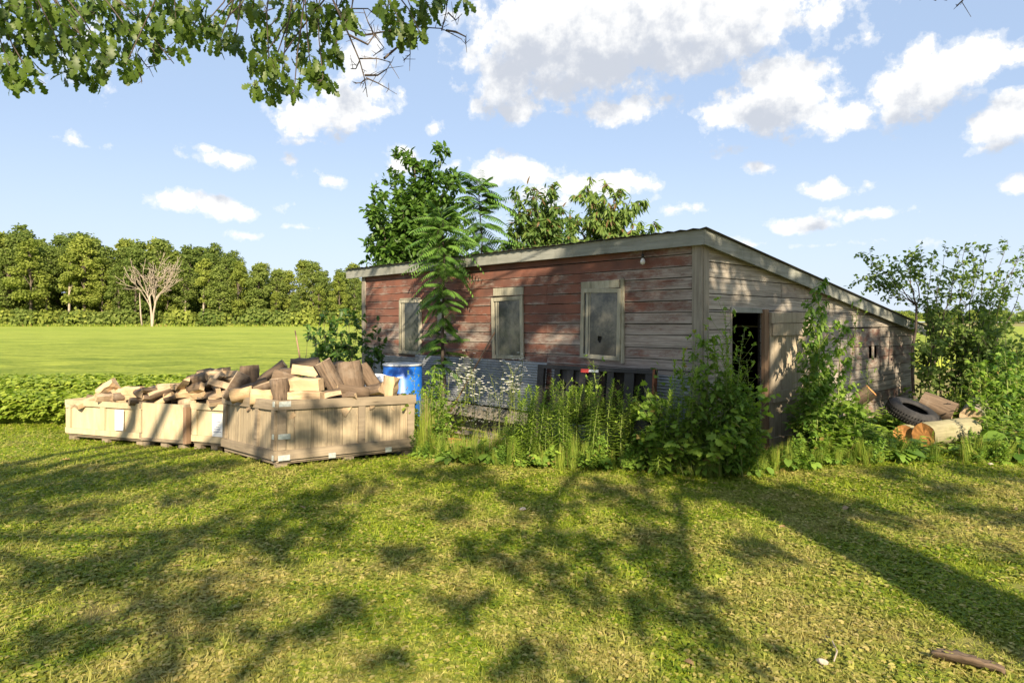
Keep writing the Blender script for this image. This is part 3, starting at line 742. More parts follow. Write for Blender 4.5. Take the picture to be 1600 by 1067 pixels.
# boards of the end wall, cut off by the roof line, around the doorway and the hatch
DX0, DX1, DZ = 0.665, 1.46, 1.845
HX0, HX1, HZ0, HZ1 = 4.55, 5.97, 0.74, 1.61
def end_board(x0, x1, z0, z1):
    zt0, zt1 = roof_z(x0) - .06, roof_z(x1) - .06
    if zt0 <= z0 + .01: return
    if zt1 < z0 + .004: x1 = min(x1, (2.752 - .06 - z0 - .004) / .137 - .12); zt1 = roof_z(x1) - .06
    b = MB(); j = rng.uniform(-.003, .003, 2)
    xm = None
    if zt1 < z1 < zt0:
        xm = (2.752 - .06 - z1) / .137 - .12
    top = [(x0, min(z1, zt0))] + ([(xm, z1)] if xm else []) + [(x1, min(z1, zt1))]
    pts = [(x0, z0)] + [(x1, z0)] + top[::-1]
    V = [(x, -.022 + j[0] - (.005 if i < 2 else 0), zz) for i, (x, zz) in enumerate(pts)] + [(x, 0, zz) for x, zz in pts]; k = len(pts)
    b.add(V, [tuple(range(k)), tuple(range(k, 2 * k))[::-1]] + [(i, i + k, (i + 1) % k + k, (i + 1) % k) for i in range(k)])
    return shedpart('siding_board', 'siding_end', mb=b)
z = -0.25; row = 0
while z < 2.7:
    hgt = rng.uniform(.165, .215); z1 = z + hgt
    if z < DZ < z1: z1 = DZ
    for hz_ in (HZ0, HZ1):
        if z + .03 < hz_ < z1: z1 = hz_
        elif z < hz_ <= z + .03: z1 = z + .19
    spans = []
    left = 0.10; full = (row % 2)
    if z1 <= DZ + .001: spans += [(left, DX0), (DX1, 2.9 if full else 3.4)]
    else: spans += [(left, 2.03)] if z < 2.2 else [(left, 2.9)]
    s = spans[-1][1]
    if z1 > HZ0 + .01 and z < HZ1 - .035:
        spans += [(s, HX0), (HX1, SX)]
    else:
        spans += [(s, 5.2 if full else 4.7), (5.2 if full else 4.7, SX)]
    for a, c in spans:
        if c - a > .05: end_board(a + (.012 if a == HX1 else .003), c - (.012 if c == HX0 else .003), z + .004, z1 - .006)
    z = z1; row += 1
# hatch: a few loose boards hung a little inside the wall, one missing
for (x0, x1, z0, z1) in ((HX0 + .02, HX1 - .02, 1.285, 1.59), (HX0 + .02, 5.42, 1.075, 1.275), (5.85, HX1 - .02, 1.075, 1.275), (5.62, 5.68, 1.075, 1.275), (HX0 + .02, HX1 - .02, .90, 1.065), (HX0 + .02, HX1 - .02, .745, .89)):
    shedpart('hatch_board', 'siding_end', [(x0, x1, -.018, .004, z0, z1)])
# inner shell keeps the inside dark
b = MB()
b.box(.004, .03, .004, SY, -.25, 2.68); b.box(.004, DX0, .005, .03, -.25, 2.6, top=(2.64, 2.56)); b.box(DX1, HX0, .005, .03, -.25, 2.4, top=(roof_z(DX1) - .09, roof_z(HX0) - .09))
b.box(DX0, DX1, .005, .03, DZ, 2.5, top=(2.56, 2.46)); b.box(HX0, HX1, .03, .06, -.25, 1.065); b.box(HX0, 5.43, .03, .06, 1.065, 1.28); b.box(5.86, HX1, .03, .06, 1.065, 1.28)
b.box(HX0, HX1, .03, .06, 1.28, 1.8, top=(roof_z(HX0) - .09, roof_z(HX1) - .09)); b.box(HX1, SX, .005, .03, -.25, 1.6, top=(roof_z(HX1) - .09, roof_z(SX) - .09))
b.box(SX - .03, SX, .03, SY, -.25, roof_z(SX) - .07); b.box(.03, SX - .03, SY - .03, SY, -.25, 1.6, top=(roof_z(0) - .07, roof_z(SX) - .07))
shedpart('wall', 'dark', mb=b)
shedpart('back_wall', 'siding_end', [(0, SX, SY + .002, SY + .024, -.25, 1.6, dict(top=(roof_z(0) - .06, roof_z(SX) - .06)))])
shedpart('side_wall', 'siding_front', [(SX + .002, SX + .024, 0, SY, -.25, roof_z(SX) - .07)])
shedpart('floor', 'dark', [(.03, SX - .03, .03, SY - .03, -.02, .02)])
# corner boards, door frame
shedpart('corner_board', 'post_z', [(-.050, -.024, -.045, .085, -.25, 2.70, dict(j=.003))])
shedpart('corner_board', 'post_z', [(-.022, .095, -.052, -.026, -.25, 2.68, dict(j=.003))])
shedpart('corner_board', 'post_z', [(-.048, -.024, 7.40, 7.52, -.25, 2.70, dict(j=.003))])
shedpart('door_jamb', 'stick', [(DX1 - .015, DX1 + .10, -.075, -.028, -.15, DZ + .02, dict(j=.004))])
shedpart('door_jamb', 'post_z', [(DX0 - .03, DX0 + .012, -.03, .06, -.15, DZ, dict(j=.003))])
shedpart('door_lintel', 'fascia_x', [(DX0 - .03, DX1 - .02, -.045, .05, DZ - .03, DZ + .035, dict(j=.003))])
# open door, hung on the right jamb, its inner face towards the camera
door = empty('door'); door.parent = shed
for bb in ((0.02, .80, -.052, -.024, 1.50, 1.655), (0.02, .78, -.052, -.024, .62, .77), (0.02, .79, -.052, -.024, .02, .16)):
    b = MB(); b.box(*bb, j=.003); link('batten', b.mesh('batten'), 'door_z', door)
door.location = (DX1 + .11, -.075, .02); door.rotation_euler = (0, R(-.6), R(-11))
x = 0.0
for i in range(7):
    w = [.10, .135, .11, .12, .125, .11, .10][i]
    b = MB(); b.box(x + .003, x + w - .003, -.022, .0, -.06 + rng.uniform(-.03, .03), 1.80 + rng.uniform(-.01, .01), j=.002)
    link('plank', b.mesh('plank'), 'door_z', door); x += w
# extra nailed boards across the foot and the head of the door
for z0 in (1.66,):
    b = MB(); b.box(.0, .80, -.05, -.024, z0 + .005, 1.80, j=.002); link('batten', b.mesh('batten'), 'door_z', door)
# roof: ribbed sheet, rafters, fascia boards
b = MB(); ys = np.arange(-.17, 8.02, .0425); k = len(ys)
V = []
for xx in (-.17, 8.42):
    for i, yy in enumerate(ys): V.append((xx, yy, roof_z(xx) + .004 + .007 * math.cos(i * math.pi / 2)))
b.add(V, [(i, i + 1, k + i + 1, k + i) for i in range(k - 1)])
roof = shedpart('roof', 'roof', mb=b); md = roof.modifiers.new('thick', 'SOLIDIFY'); md.thickness = .004
shedpart('roof_deck', 'dark', [(-.10, 8.36, -.10, 7.96, 0, 0, dict())], mb=MB()) if False else None
b = MB(); V = []
for xx in (-.095, 8.34):
    for yy in (-.095, 7.95):
        V += [(xx, yy, roof_z(xx) - .045), (xx, yy, roof_z(xx) - .008)]
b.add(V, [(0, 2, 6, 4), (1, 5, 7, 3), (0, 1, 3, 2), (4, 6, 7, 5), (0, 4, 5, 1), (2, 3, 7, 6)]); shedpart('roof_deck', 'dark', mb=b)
for (y0, y1, dz) in ((-.122, 2.88, 0), (2.886, 5.4, .006), (5.406, 8.0, -.004)):
    shedpart('fascia_board', 'fascia_y', [(-.125, -.098, y0, y1, 2.582 + dz * .3, 2.752 + dz * .3, dict(j=.002))])
for (x0, x1) in ((-.126, 3.9), (3.905, 8.40)):
    b = MB(); V = []
    for yy in (-.126, -.099):
        V += [(x0, yy, roof_z(x0) - .17), (x1, yy, roof_z(x1) - .17), (x1, yy, roof_z(x1)), (x0, yy, roof_z(x0))]
    b.add(V, [(0, 1, 2, 3), (7, 6, 5, 4), (0, 4, 5, 1), (1, 5, 6, 2), (2, 6, 7, 3), (3, 7, 4, 0)])
    shedpart('rake_board', 'fascia_x', mb=b)
# windows: dusty screens with painted-in reflections in plain frames, a header board over each
def window(y0, y1, z0, z1, tilt, head, hole=None):
    w = y1 - y0; h = z1 - z0
    b = MB(); t = .055
    b.box(-.03, 0, 0, t, 0, h, j=.002); b.box(-.03, 0, w - t, w, 0, h, j=.002); b.box(-.032, 0, t, w - t, h - t, h); b.box(-.032, 0, t, w - t, 0, t)
    f = link('window', b.mesh('window'), 'window_wood', shed); f.location = (-.034, y0, z0); f.rotation_euler = (R(tilt), 0, 0)
    b = MB(); b.box(.004, .012, t * .5, w - t * .5, t * .5, h - t * .5); link('shade_backing', b.mesh('shade_backing'), 'dark', f)  # near-black sheet added in place of the dark room behind the screen
    b = MB()
    if hole:
        hy, hz = hole; k = 10
        ring = [(-.012, hy + math.cos(i * .628) * .045 * rng.uniform(.5, 1.2), hz + math.sin(i * .628) * .055 * rng.uniform(.5, 1.2)) for i in range(k)]
        out = []
        for i in range(k):
            c, s = math.cos(i * .628), math.sin(i * .628)
            tt = min(((w - t) - hy) / c if c > 1e-3 else 9, (t - hy) / c if c < -1e-3 else 9, ((h - t) - hz) / s if s > 1e-3 else 9, (t - hz) / s if s < -1e-3 else 9)
            out.append((-.012, hy + c * tt, hz + s * tt))
        cor = [(-.012, w - t, h - t), (-.012, t, h - t), (-.012, t, t), (-.012, w - t, t)]
        V = ring + out + cor; Fc = []
        for i in range(k):
            j = (i + 1) % k; f4 = [i, i + k, j + k, j]
            a, c = out[i], out[j]
            if abs(a[1] - c[1]) > 1e-4 and abs(a[2] - c[2]) > 1e-4:
                for q in range(4):
                    if min(a[1], c[1]) - 1e-4 <= cor[q][1] <= max(a[1], c[1]) + 1e-4 and min(a[2], c[2]) - 1e-4 <= cor[q][2] <= max(a[2], c[2]) + 1e-4:
                        f4 = [i, i + k, 2 * k + q, j + k, j]; break
            Fc.append(f4)
        b.add(V, Fc)
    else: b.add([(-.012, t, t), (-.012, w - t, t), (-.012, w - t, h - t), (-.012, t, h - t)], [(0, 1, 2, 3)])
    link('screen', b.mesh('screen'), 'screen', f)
    for (q0, q1, xx) in ((w - .125, w - .085, -.018), (w - .155, w - .14, -.016)):     # the sash seen faintly behind, at the far side
        b = MB(); b.box(xx, xx + .004, q0, q1, t, h - t); link('sash_bar', b.mesh('sash_bar'), 'window_wood', f)
    b = MB(); b.box(-.05, -.024, y0 + .02, y1 - .01, z1 + .012, z1 + head, j=.003); link('header_board', b.mesh('header_board'), 'window_wood', shed)
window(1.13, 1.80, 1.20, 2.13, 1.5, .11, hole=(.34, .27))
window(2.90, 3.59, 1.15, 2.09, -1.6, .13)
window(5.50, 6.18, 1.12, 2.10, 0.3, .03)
shedpart('trim_board', 'window_wood', [(-.05, -.024, 1.075, 1.122, 1.17, 2.26, dict(j=.002))])
shedpart('trim_board', 'window_wood', [(-.05, -.024, 4.85, 5.02, 1.62, 2.10, dict(j=.003))])
# corrugated cladding on the foot of the wall: ripple profile across z
def ripple_sheet(y0, y1, z0, z1, xo, lean=0.0, pitch=.038, amp=.007):
    b = MB(); zs = np.arange(z0, z1, pitch / 4); k = len(zs); ys = np.linspace(y0, y1, 5); V = []
    for i, zz in enumerate(zs):
        for yy in ys:
            V.append((xo + amp * math.sin(i * math.pi / 2) - lean * (z1 - zz) + .004 * math.sin(yy * 5 + zz * 3), yy, zz))
    n5 = len(ys); b.add(V, [(i*n5+a, (i+1)*n5+a, (i+1)*n5+a+1, i*n5+a+1) for i in range(k-1) for a in range(n5-1)], smooth=True)
    return b
shedpart('metal_cladding', 'galv', mb=ripple_sheet(.10, 2.35, -.2, 1.06, -.036))
shedpart('metal_cladding', 'galv', mb=ripple_sheet(5.25, 7.40, -.2, 1.07, -.036))
o = link('metal_sheet', ripple_sheet(2.38, 5.6, .42, 1.13, -.10, .10).mesh('metal_sheet'), 'galv', None, label='corrugated grey metal sheet leaning against the foot of the red wall', cat='metal sheet')
o.location = C0; o.rotation_euler = (0, 0, YAW)
b = MB(); b.box(-.26, -.23, 2.45, 5.3, .22, .40, j=.01)
o = link('loose_board', b.mesh('loose_board'), 'post_z', None, label='grey plank lying on edge below the corrugated sheet', cat='plank'); o.location = C0; o.rotation_euler = (0, 0, YAW)
def shed_w(x, y, z): return C0 + Matrix.Rotation(YAW, 3, 'Z') @ Vector((x, y, z))
# bare bulb hanging under the eave
bl = empty('light_bulb', shed_w(-.075, .76, 2.44), label='clear light bulb hanging on a short cord under the eave', cat='light bulb')
b = MB(); b.tube([(0, 0, .085), (0, 0, .22)], .006, 5); link('cord', b.mesh('cord'), 'black', bl)
b = MB(); b.lathe([(0.001, .10), (.017, .10), (.017, .05), (.014, .05)], sides=10); link('socket', b.mesh('socket'), 'black', bl)
b = MB(); b.lathe([(.014, .05), (.03, .02), (.033, 0), (.026, -.022), (0.001, -.034)], sides=12); link('bulb', b.mesh('bulb'), 'bulb', bl)
# stick leaning on the wall
b = MB(); p0 = W(740, 578, 9.95); p1 = W(773, 519, 10.0); d = (p1 - p0)
b.tube([tuple(p0 - d * 1.1), tuple(p0), tuple(p1)], [.016, .015, .012], 6)
link('leaning_stick', b.mesh('leaning_stick'), 'stick', label='thin brown stick leaning against the red wall left of the middle window', cat='stick')
# black slatted pickup liner panel leaning on the wall
rk = empty('black_rack', (0, 0, 0), label='black slatted plastic panel with a red label leaning before the wall', cat='panel')
A = W(837, 660, 8.85); B = W(1021, 668, 7.78); A.z = B.z = .40
rk.location = A; wv = (B - A); wl = wv.length; rk.rotation_euler = (R(-7), 0, math.atan2(wv.y, wv.x)); hh = .73
def rkp(name, bx, m='black'):
    b = MB(); b.box(*bx, j=.002); return link(name, b.mesh(name), m, rk)
rkp('top_rail', (0, wl, -.04, .03, hh - .05, hh)); rkp('bottom_rail', (0, wl, -.04, .03, 0, .06)); rkp('side_post', (0, .10, -.035, .02, .06, hh - .05))
rkp('side_post', (wl - .025, wl, -.05, .03, -.02, hh + .01), 'rust'); rkp('side_post', (wl - .13, wl - .027, -.03, .015, .06, hh - .05))
for fx, ww in ((.155, .09), (.27, .10), (.38, .10), (.50, .10), (.62, .09), (.76, .13)):
    x0 = fx * wl; rkp('slat', (x0, x0 + ww, -.025, .012, .06, hh - .05))
rkp('back_panel', (.19 * wl, wl - .14, .05, .06, .03, hh - .02), 'dark'); rkp('cross_panel', (.155 * wl, .56 * wl, .014, .03, .16, .40)); rkp('cross_panel', (.155 * wl, .56 * wl, .014, .03, .52, hh - .05)); rkp('cross_panel', (.7 * wl, .98 * wl, .014, .03, .06, .16))
rkp('label', (.40 * wl, .47 * wl, -.046, -.041, hh - .075, hh - .03), 'red')
rkp('label', (.47 * wl, .55 * wl, -.046, -.041, hh - .065, hh - .035), 'white')
# small dark wheel-like stump at its right foot, debris
b = MB(); b.lathe([(.0, -.05), (.13, -.05), (.15, -.03), (.15, .03), (.13, .05), (0, .05)], sides=18, axis='x')
o = link('jockey_wheel', b.mesh('jockey_wheel'), 'rubber', label='small dark wheel standing under the right end of the black panel', cat='wheel'); o.location = W(1006, 672, 7.6); o.rotation_euler = (0, 0, .5)
b = MB(); b.box(0, .06, 0, .05, 0, .42, j=.01)
o = link('support_post', b.mesh('support_post'), 'post_z', label='short grey post under the left end of the black panel', cat='post'); o.location = (A.x + .1, A.y + .05, -.04)
b = MB(); b.box(0, .06, 0, .05, 0, .42, j=.01)
o = link('support_post', b.mesh('support_post'), 'post_z', label='short grey post under the right end of the black panel', cat='post'); o.location = (B.x - .12, B.y + .08, -.04)

# ------------------------------------------------------------------ blue drum, white sack
dr = empty('plastic_drum', (-1.70, 10.25, gzf(-1.7, 10.25)), label='bright blue plastic drum with a pale rim beside the firewood', cat='drum')
z0 = W(628, 568, 10.25).z - dr.location.z
b = MB(); r0 = .30
b.lathe([(0, 0), (r0 * .93, 0), (r0 * .97, .03), (r0, .07), (r0, .30), (r0 * 1.03, .315), (r0 * 1.03, .345), (r0, .36), (r0, .60), (r0 * 1.03, .615), (r0 * 1.03, .645), (r0, .66), (r0, z0 - .05), (r0 * .97, z0 - .02)], sides=36)
link('drum_body', b.mesh('drum_body'), 'blue', dr)
b = MB(); b.lathe([(r0 * .97, z0 - .03), (r0 * 1.035, z0 - .028), (r0 * 1.035, z0), (r0 * .98, z0 + .004), (r0 * .90, z0 - .01), (0, z0 - .012)], sides=36)
link('rim', b.mesh('rim'), 'lidgrey', dr)
b = MB(); b.box(-.05, .03, -.004, .004, -.006, .006); o = link('mark', b.mesh('mark'), 'white', dr); o.location = (.02, -r0 - .004, z0 - .19)
# sack: squashed, creased bag
b = MB(); nu, nv = 26, 16; V = []
for j in range(nv + 1):
    t = j / nv * math.pi
    for i in range(nu):
        a = i / nu * 2 * math.pi; rr = math.sin(t) ** .55 * (1 + .10 * math.sin(5 * a + 3 * t) + .06 * math.sin(9 * a - 4 * t))
        V.append((.24 * rr * math.cos(a), .20 * rr * math.sin(a), .42 - .42 * math.cos(t) * (1 + .05 * math.sin(3 * a))))
b.add(V, [(j*nu+i, (j+1)*nu+i, (j+1)*nu+(i+1)%nu, j*nu+(i+1)%nu) for j in range(nv) for i in range(nu)], smooth=True)
sk = link('white_sack', b.mesh('white_sack'), 'white', label='creased white sack with blue print left of the blue drum', cat='sack')
sk.location = (-2.15, 9.95, -.12); sk.rotation_euler = (0, R(10), .3); sk.scale = (1, 1, 1.22)
b = MB()
for q in range(5): b.box(-.09 + q * .035, -.075 + q * .035, -.232, -.225, .62 - .02 * q, .72 - .02 * (q % 2), j=.01)
link('print', b.mesh('print'), 'sackblue', sk)

# ------------------------------------------------------------------ bins
def make_bin(name, loc, yaw, w, d, h, pale, label, paper=None, braces=(), tilt=(0, 0), pal=.12, planks=True, bm='bin_z'):
    """local x along the front face, local y towards the back; the corner is the origin"""
    r = empty(name, loc, (tilt[0], tilt[1], yaw), label=label, cat='bin', group='wooden bins of firewood')
    rail = 'bin_x' if not pale else 'bin_pale'
    def P(nm, bx, m, par=None, **kw):
        b = MB(); b.box(*bx, j=.0025); return link(nm, b.mesh(nm), m, par or r, **kw)
    z0 = pal; z1 = pal + h; t = .022; rh = h * .16
    # pallet
    P('pallet_deck', (0, w, 0, d, pal - .03, pal - .003), 'bin_x'); P('pallet_deck', (.0, w, .02, d - .02, pal - .052, pal - .033), 'bin_x')
    for yy in (0.01, d / 2 - .045, d - .10):
        for xx in (0.01, w / 2 - .06, w - .13): P('pallet_block', (xx, xx + .12, yy, yy + .09, -.04, pal - .054), 'bin_x')
    for yy in (0.0, d - .10): P('pallet_runner', (-.004, w + .004, yy, yy + .1, -.055, -.032), 'bin_x')
    def face(o, ax, L, n, rails, brs, pp=None):
        # o origin, ax 0: along x (outward -y) / 1: along y (outward -x) / 2: along x at the back / 3: along y at the right side
        def bx(u0, u1, e0, e1, za, zb):
            if ax == 0: return (u0, u1, -e1, -e0, za, zb)
            if ax == 1: return (-e1, -e0, u0, u1, za, zb)
            if ax == 2: return (u0, u1, d + e0, d + e1, za, zb)
            return (w + e0, w + e1, u0, u1, za, zb)
        u = 0.0
        for i in range(n):
            ww = L / n
            P('plank', bx(u + .0025, u + ww - .0025, -t, 0, z0, z1 - .004), 'bin_pale' if pale else bm); u += ww
        e = .0; q = .034
        if rails:
            P('top_rail', bx(-.0 if ax in (0, 2) else -.02, L + .02, .001, q, z1 - rh, z1 + .003), rail)
            P('bottom_rail', bx(-.0 if ax in (0, 2) else -.02, L + .02, .001, q, z0, z0 + rh), rail)
            for c in brs: P('brace', bx(c, c + .09 if c < L - .1 else L, .002, q - .003, z0 + rh + .003, z1 - rh - .003), rail)
        if pp:
            o2 = P('paper_notice', bx(pp[0], pp[0] + pp[2], q + .001, q + .004, pp[1], pp[1] + pp[3]), 'paper')
            for k in range(6):
                P('print', bx(pp[0] + .02, pp[0] + pp[2] - .02 - .02 * (k % 3), q + .0045, q + .006, pp[1] + pp[3] * (.2 + .11 * k), pp[1] + pp[3] * (.2 + .11 * k) + .008), 'ink', o2)
    return r, face, P
front = None
def build_bins():
    # front bin: near corner at pixel (432,736)
    # local x runs to the right face, local y to the left face direction
    c = Vector((-2.68, 7.5, 0.0)); yaw = R(90 - 48)
    w, d, h = 1.84, 1.74, .675
    r, face, P = make_bin('firewood_bin', c, yaw, w, d, h, False, 'large grey brown plank bin heaped with firewood nearest the camera', tilt=(R(-2.6), R(2.2)), pal=.125)
    face(0, 0, w, 9, True, (.0, 1.02, w - .10)); face(0, 1, d, 9, True, (.02, .52, 1.62)); face(0, 2, w, 6, True, ()); face(0, 3, d, 6, True, ())
    for (x, z) in ((.05, .70 + .03), (.05, .36), (.05, .10 + .02), (.62, .09), (1.40, .09)):
        P('bracket', (x - .05 if x < .1 else x, x + .09, -.040, -.035, z, z + .06), 'bracket')
    for z in (.73, .36, .12): P('bracket', (-.040, -.035, .0, .05, z, z + .06), 'bracket')
    # the three lower pale bins in a row to the left
    x0, y0 = -6.75, 10.02; yaw = math.atan2(-.35, .936)
    g = gzf(-6, 10) + .03
    r1, face, P = make_bin('firewood_bin', (x0, y0, g), yaw, 1.53, 1.25, .50, True, 'pale bin with two panels and a paper notice at the left end of the row')
    face(0, 0, 1.53, 2, True, (0, .72, 1.43), (1.03, .22, .17, .30)); face(0, 1, 1.25, 3, True, (0, 1.15)); face(0, 2, 1.53, 3, False, ()); face(0, 3, 1.25, 3, True, ())
    xd = Vector((.936, -.35, 0)); nd = Vector((.35, .936, 0))
    o2 = Vector((x0, y0, 0)) + xd * 1.55
    r2, face, P = make_bin('firewood_bin', (o2.x - nd.x * .02, o2.y - nd.y * .02, g + .015), yaw, .80, 1.3, .51, False, 'narrow bin of plain upright planks between the two bins with paper notices', bm='bin_pale')
    face(0, 0, .80, 3, False, ()); face(0, 1, 1.3, 4, True, ()); face(0, 2, .8, 3, False, ()); face(0, 3, 1.3, 4, True, (.0,))
    P('corner_post', (.80, .86, -.03, .05, .09, .60), 'stick'); P('bottom_board', (0, .80, -.018, -.001, .09, .13), 'bin_x')
    o3 = o2 + xd * .88 + nd * .05
    r3, face, P = make_bin('firewood_bin', (o3.x, o3.y, g + .02), yaw, .74, 1.3, .53, True, 'pale bin with a paper notice tucked behind the big front bin')
    face(0, 0, .74, 1, True, (0, .64), (.38, .21, .18, .31)); face(0, 1, 1.3, 3, True, (0, 1.2)); face(0, 2, .74, 2, False, ()); face(0, 3, 1.3, 3, True, ())
    return c
build_bins()

# ------------------------------------------------------------------ firewood
def log_mesh(sec, L, mats, rough=.012, twist=0.0):
    """sec: list of (y, z, kind) round the cross-section; kind of the face that starts there: 0 bark, 1 split"""
    b = MB(); k = len(sec); st = 5; V = []
    for i in range(st):
        x = L * (i / (st - 1) - .5); tw = twist * (i / (st - 1) - .5); s = 1 + rng.uniform(-.05, .05)
        for (y, z, kd) in sec:
            y2 = y * math.cos(tw) - z * math.sin(tw); z2 = y * math.sin(tw) + z * math.cos(tw)
            V.append((x + (rng.uniform(-.008, .008) if i in (0, st - 1) else 0), y2 * s + rng.uniform(-rough, rough), z2 * s + rng.uniform(-rough, rough)))
    nfb = MB()
    for mi in (0, 1):
        Fc = [(i*k+a, i*k+(a+1)%k, (i+1)*k+(a+1)%k, (i+1)*k+a) for i in range(st-1) for a in range(k) if sec[a][2] == mi]
        if Fc: pass
        if mi == 0: b.add(V, [], 0)
        for f in Fc: b.f.append(list(f)); b.m.append(mi); b.sm.append(mi == 0)
    for f in (tuple(range(k))[::-1], tuple((st-1)*k + a for a in range(k))): b.f.append(list(f)); b.m.append(2); b.sm.append(False)
    me = b.mesh('log')
    for m in mats: me.materials.append(MT[m])
    return me
def arc(r, a0, a1, n, off=(0, 0)): return [(off[0] + r * math.cos(R(a0 + (a1 - a0) * i / (n - 1))), off[1] + r * math.sin(R(a0 + (a1 - a0) * i / (n - 1))), 0) for i in range(n)]
def sec_wedge(r, ang):
    a = arc(r, 90 - ang / 2, 90 + ang / 2, 6); a[-1] = (*a[-1][:2], 1); return [(y, z - r * .6, k) for y, z, k in a + [(0, 0, 1)]]
def sec_half(r):
    a = arc(r, 0, 180, 8); a[-1] = (*a[-1][:2], 1); return [(y, z - r * .4, k) for y, z, k in a]
def sec_block(w, h): return [(-w/2, -h/2, 1), (w/2, -h/2*.9, 1), (w/2*.9, h/2, 0), (0, h/2*1.15, 0), (-w/2, h/2*.9, 1)]
def sec_round(r): return [(y, z, 0) for y, z, k in arc(r, 0, 330, 12)]
PAL = ['log_bark', 'log_split', 'log_end']; GRY = ['log_bark', 'log_grey', 'log_end']; YEL = ['log_split', 'log_split', 'log_split']
LM = {'wedge': log_mesh(sec_wedge(.15, 75), .40, PAL), 'thin': log_mesh(sec_wedge(.13, 45), .38, PAL), 'half': log_mesh(sec_half(.12), .40, PAL),
      'block': log_mesh(sec_block(.15, .11), .42, PAL), 'gwedge': log_mesh(sec_wedge(.15, 80), .40, GRY), 'gthin': log_mesh(sec_wedge(.13, 50), .42, GRY),
      'ghalf': log_mesh(sec_half(.11), .40, GRY), 'gblock': log_mesh(sec_block(.14, .09), .42, GRY), 'round': log_mesh(sec_round(.075), .38, GRY, .01),
      'bigbark': log_mesh(sec_round(.16), .44, GRY, .02), 'slab': log_mesh(sec_block(.20, .05), .46, GRY), 'yel': log_mesh(sec_block(.13, .10), .36, YEL),
      'shell': log_mesh(sec_half(.15), .38, ['log_bark', 'log_grey', 'log_grey']), 'stubby': log_mesh(sec_wedge(.20, 70), .28, YEL)}
LOOK = {'wedge': 'pale split wedge log', 'thin': 'thin pale split log', 'half': 'half round split log', 'block': 'pale squared split log', 'gwedge': 'weathered grey wedge log',
        'gthin': 'thin grey split log', 'ghalf': 'grey half round log', 'gblock': 'grey squared split log', 'round': 'small bark covered log', 'bigbark': 'thick bark covered log',
        'slab': 'flat grey slab log', 'yel': 'pale yellow squared log', 'shell': 'dark curved bark piece', 'stubby': 'short pale wedge of wood'}
def put_log(kind, p, ax, roll, s, label, group):
    o = link('firewood_log', LM[kind], None, label=label, cat='firewood', group=group)
    ax = Vector(ax).normalized(); q = ax.to_track_quat('X', 'Z'); q = q @ Euler((roll, 0, 0)).to_quaternion()
    o.rotation_mode = 'QUATERNION'; o.rotation_quaternion = q; o.location = p; o.scale = (s, s, s) if not hasattr(s, '__len__') else s
    return o
def L_(kind, px, py, D, ang, yaw, roll, s, label):
    a, y = R(ang), R(yaw)
    put_log(kind, W(px, py, D), (math.cos(a) * math.cos(y), math.sin(y), math.sin(a) * math.cos(y)), R(roll), s, label, 'firewood in the front bin')
# filler below the visible ones
c = Vector((-2.68, 7.5, 0)); ex = Vector((math.cos(R(42)), math.sin(R(42)), 0)); ey = Vector((-math.sin(R(42)), math.cos(R(42)), 0))
for iu in range(5):
    for iv in range(5):
        for lay in range(2):
            u, v = .22 + iu * .34 + rng.uniform(-.03, .03), .22 + iv * .32 + rng.uniform(-.03, .03)
            hgt = .46 + .14 * lay + .10 * math.sin(math.pi * u / 1.8) * math.sin(math.pi * v / 1.7) - .05 * (u + v) / 3
            kd = ['gwedge', 'half', 'gblock', 'wedge', 'gthin', 'ghalf'][rng.integers(0, 6)]
            dv = ex if rng.random() < .55 else ey
            put_log(kd, c + ex * u + ey * v + Vector((0, 0, hgt)), dv + Vector(rng.normal(0, .15, 3)), rng.uniform(0, 6), rng.uniform(.85, 1.0),
                    ('%s lying low %s of the front bin' % (LOOK[kd], ['near the front corner', 'midway along', 'towards the back'][min(2, (iu + iv) // 3)])), 'firewood in the front bin')
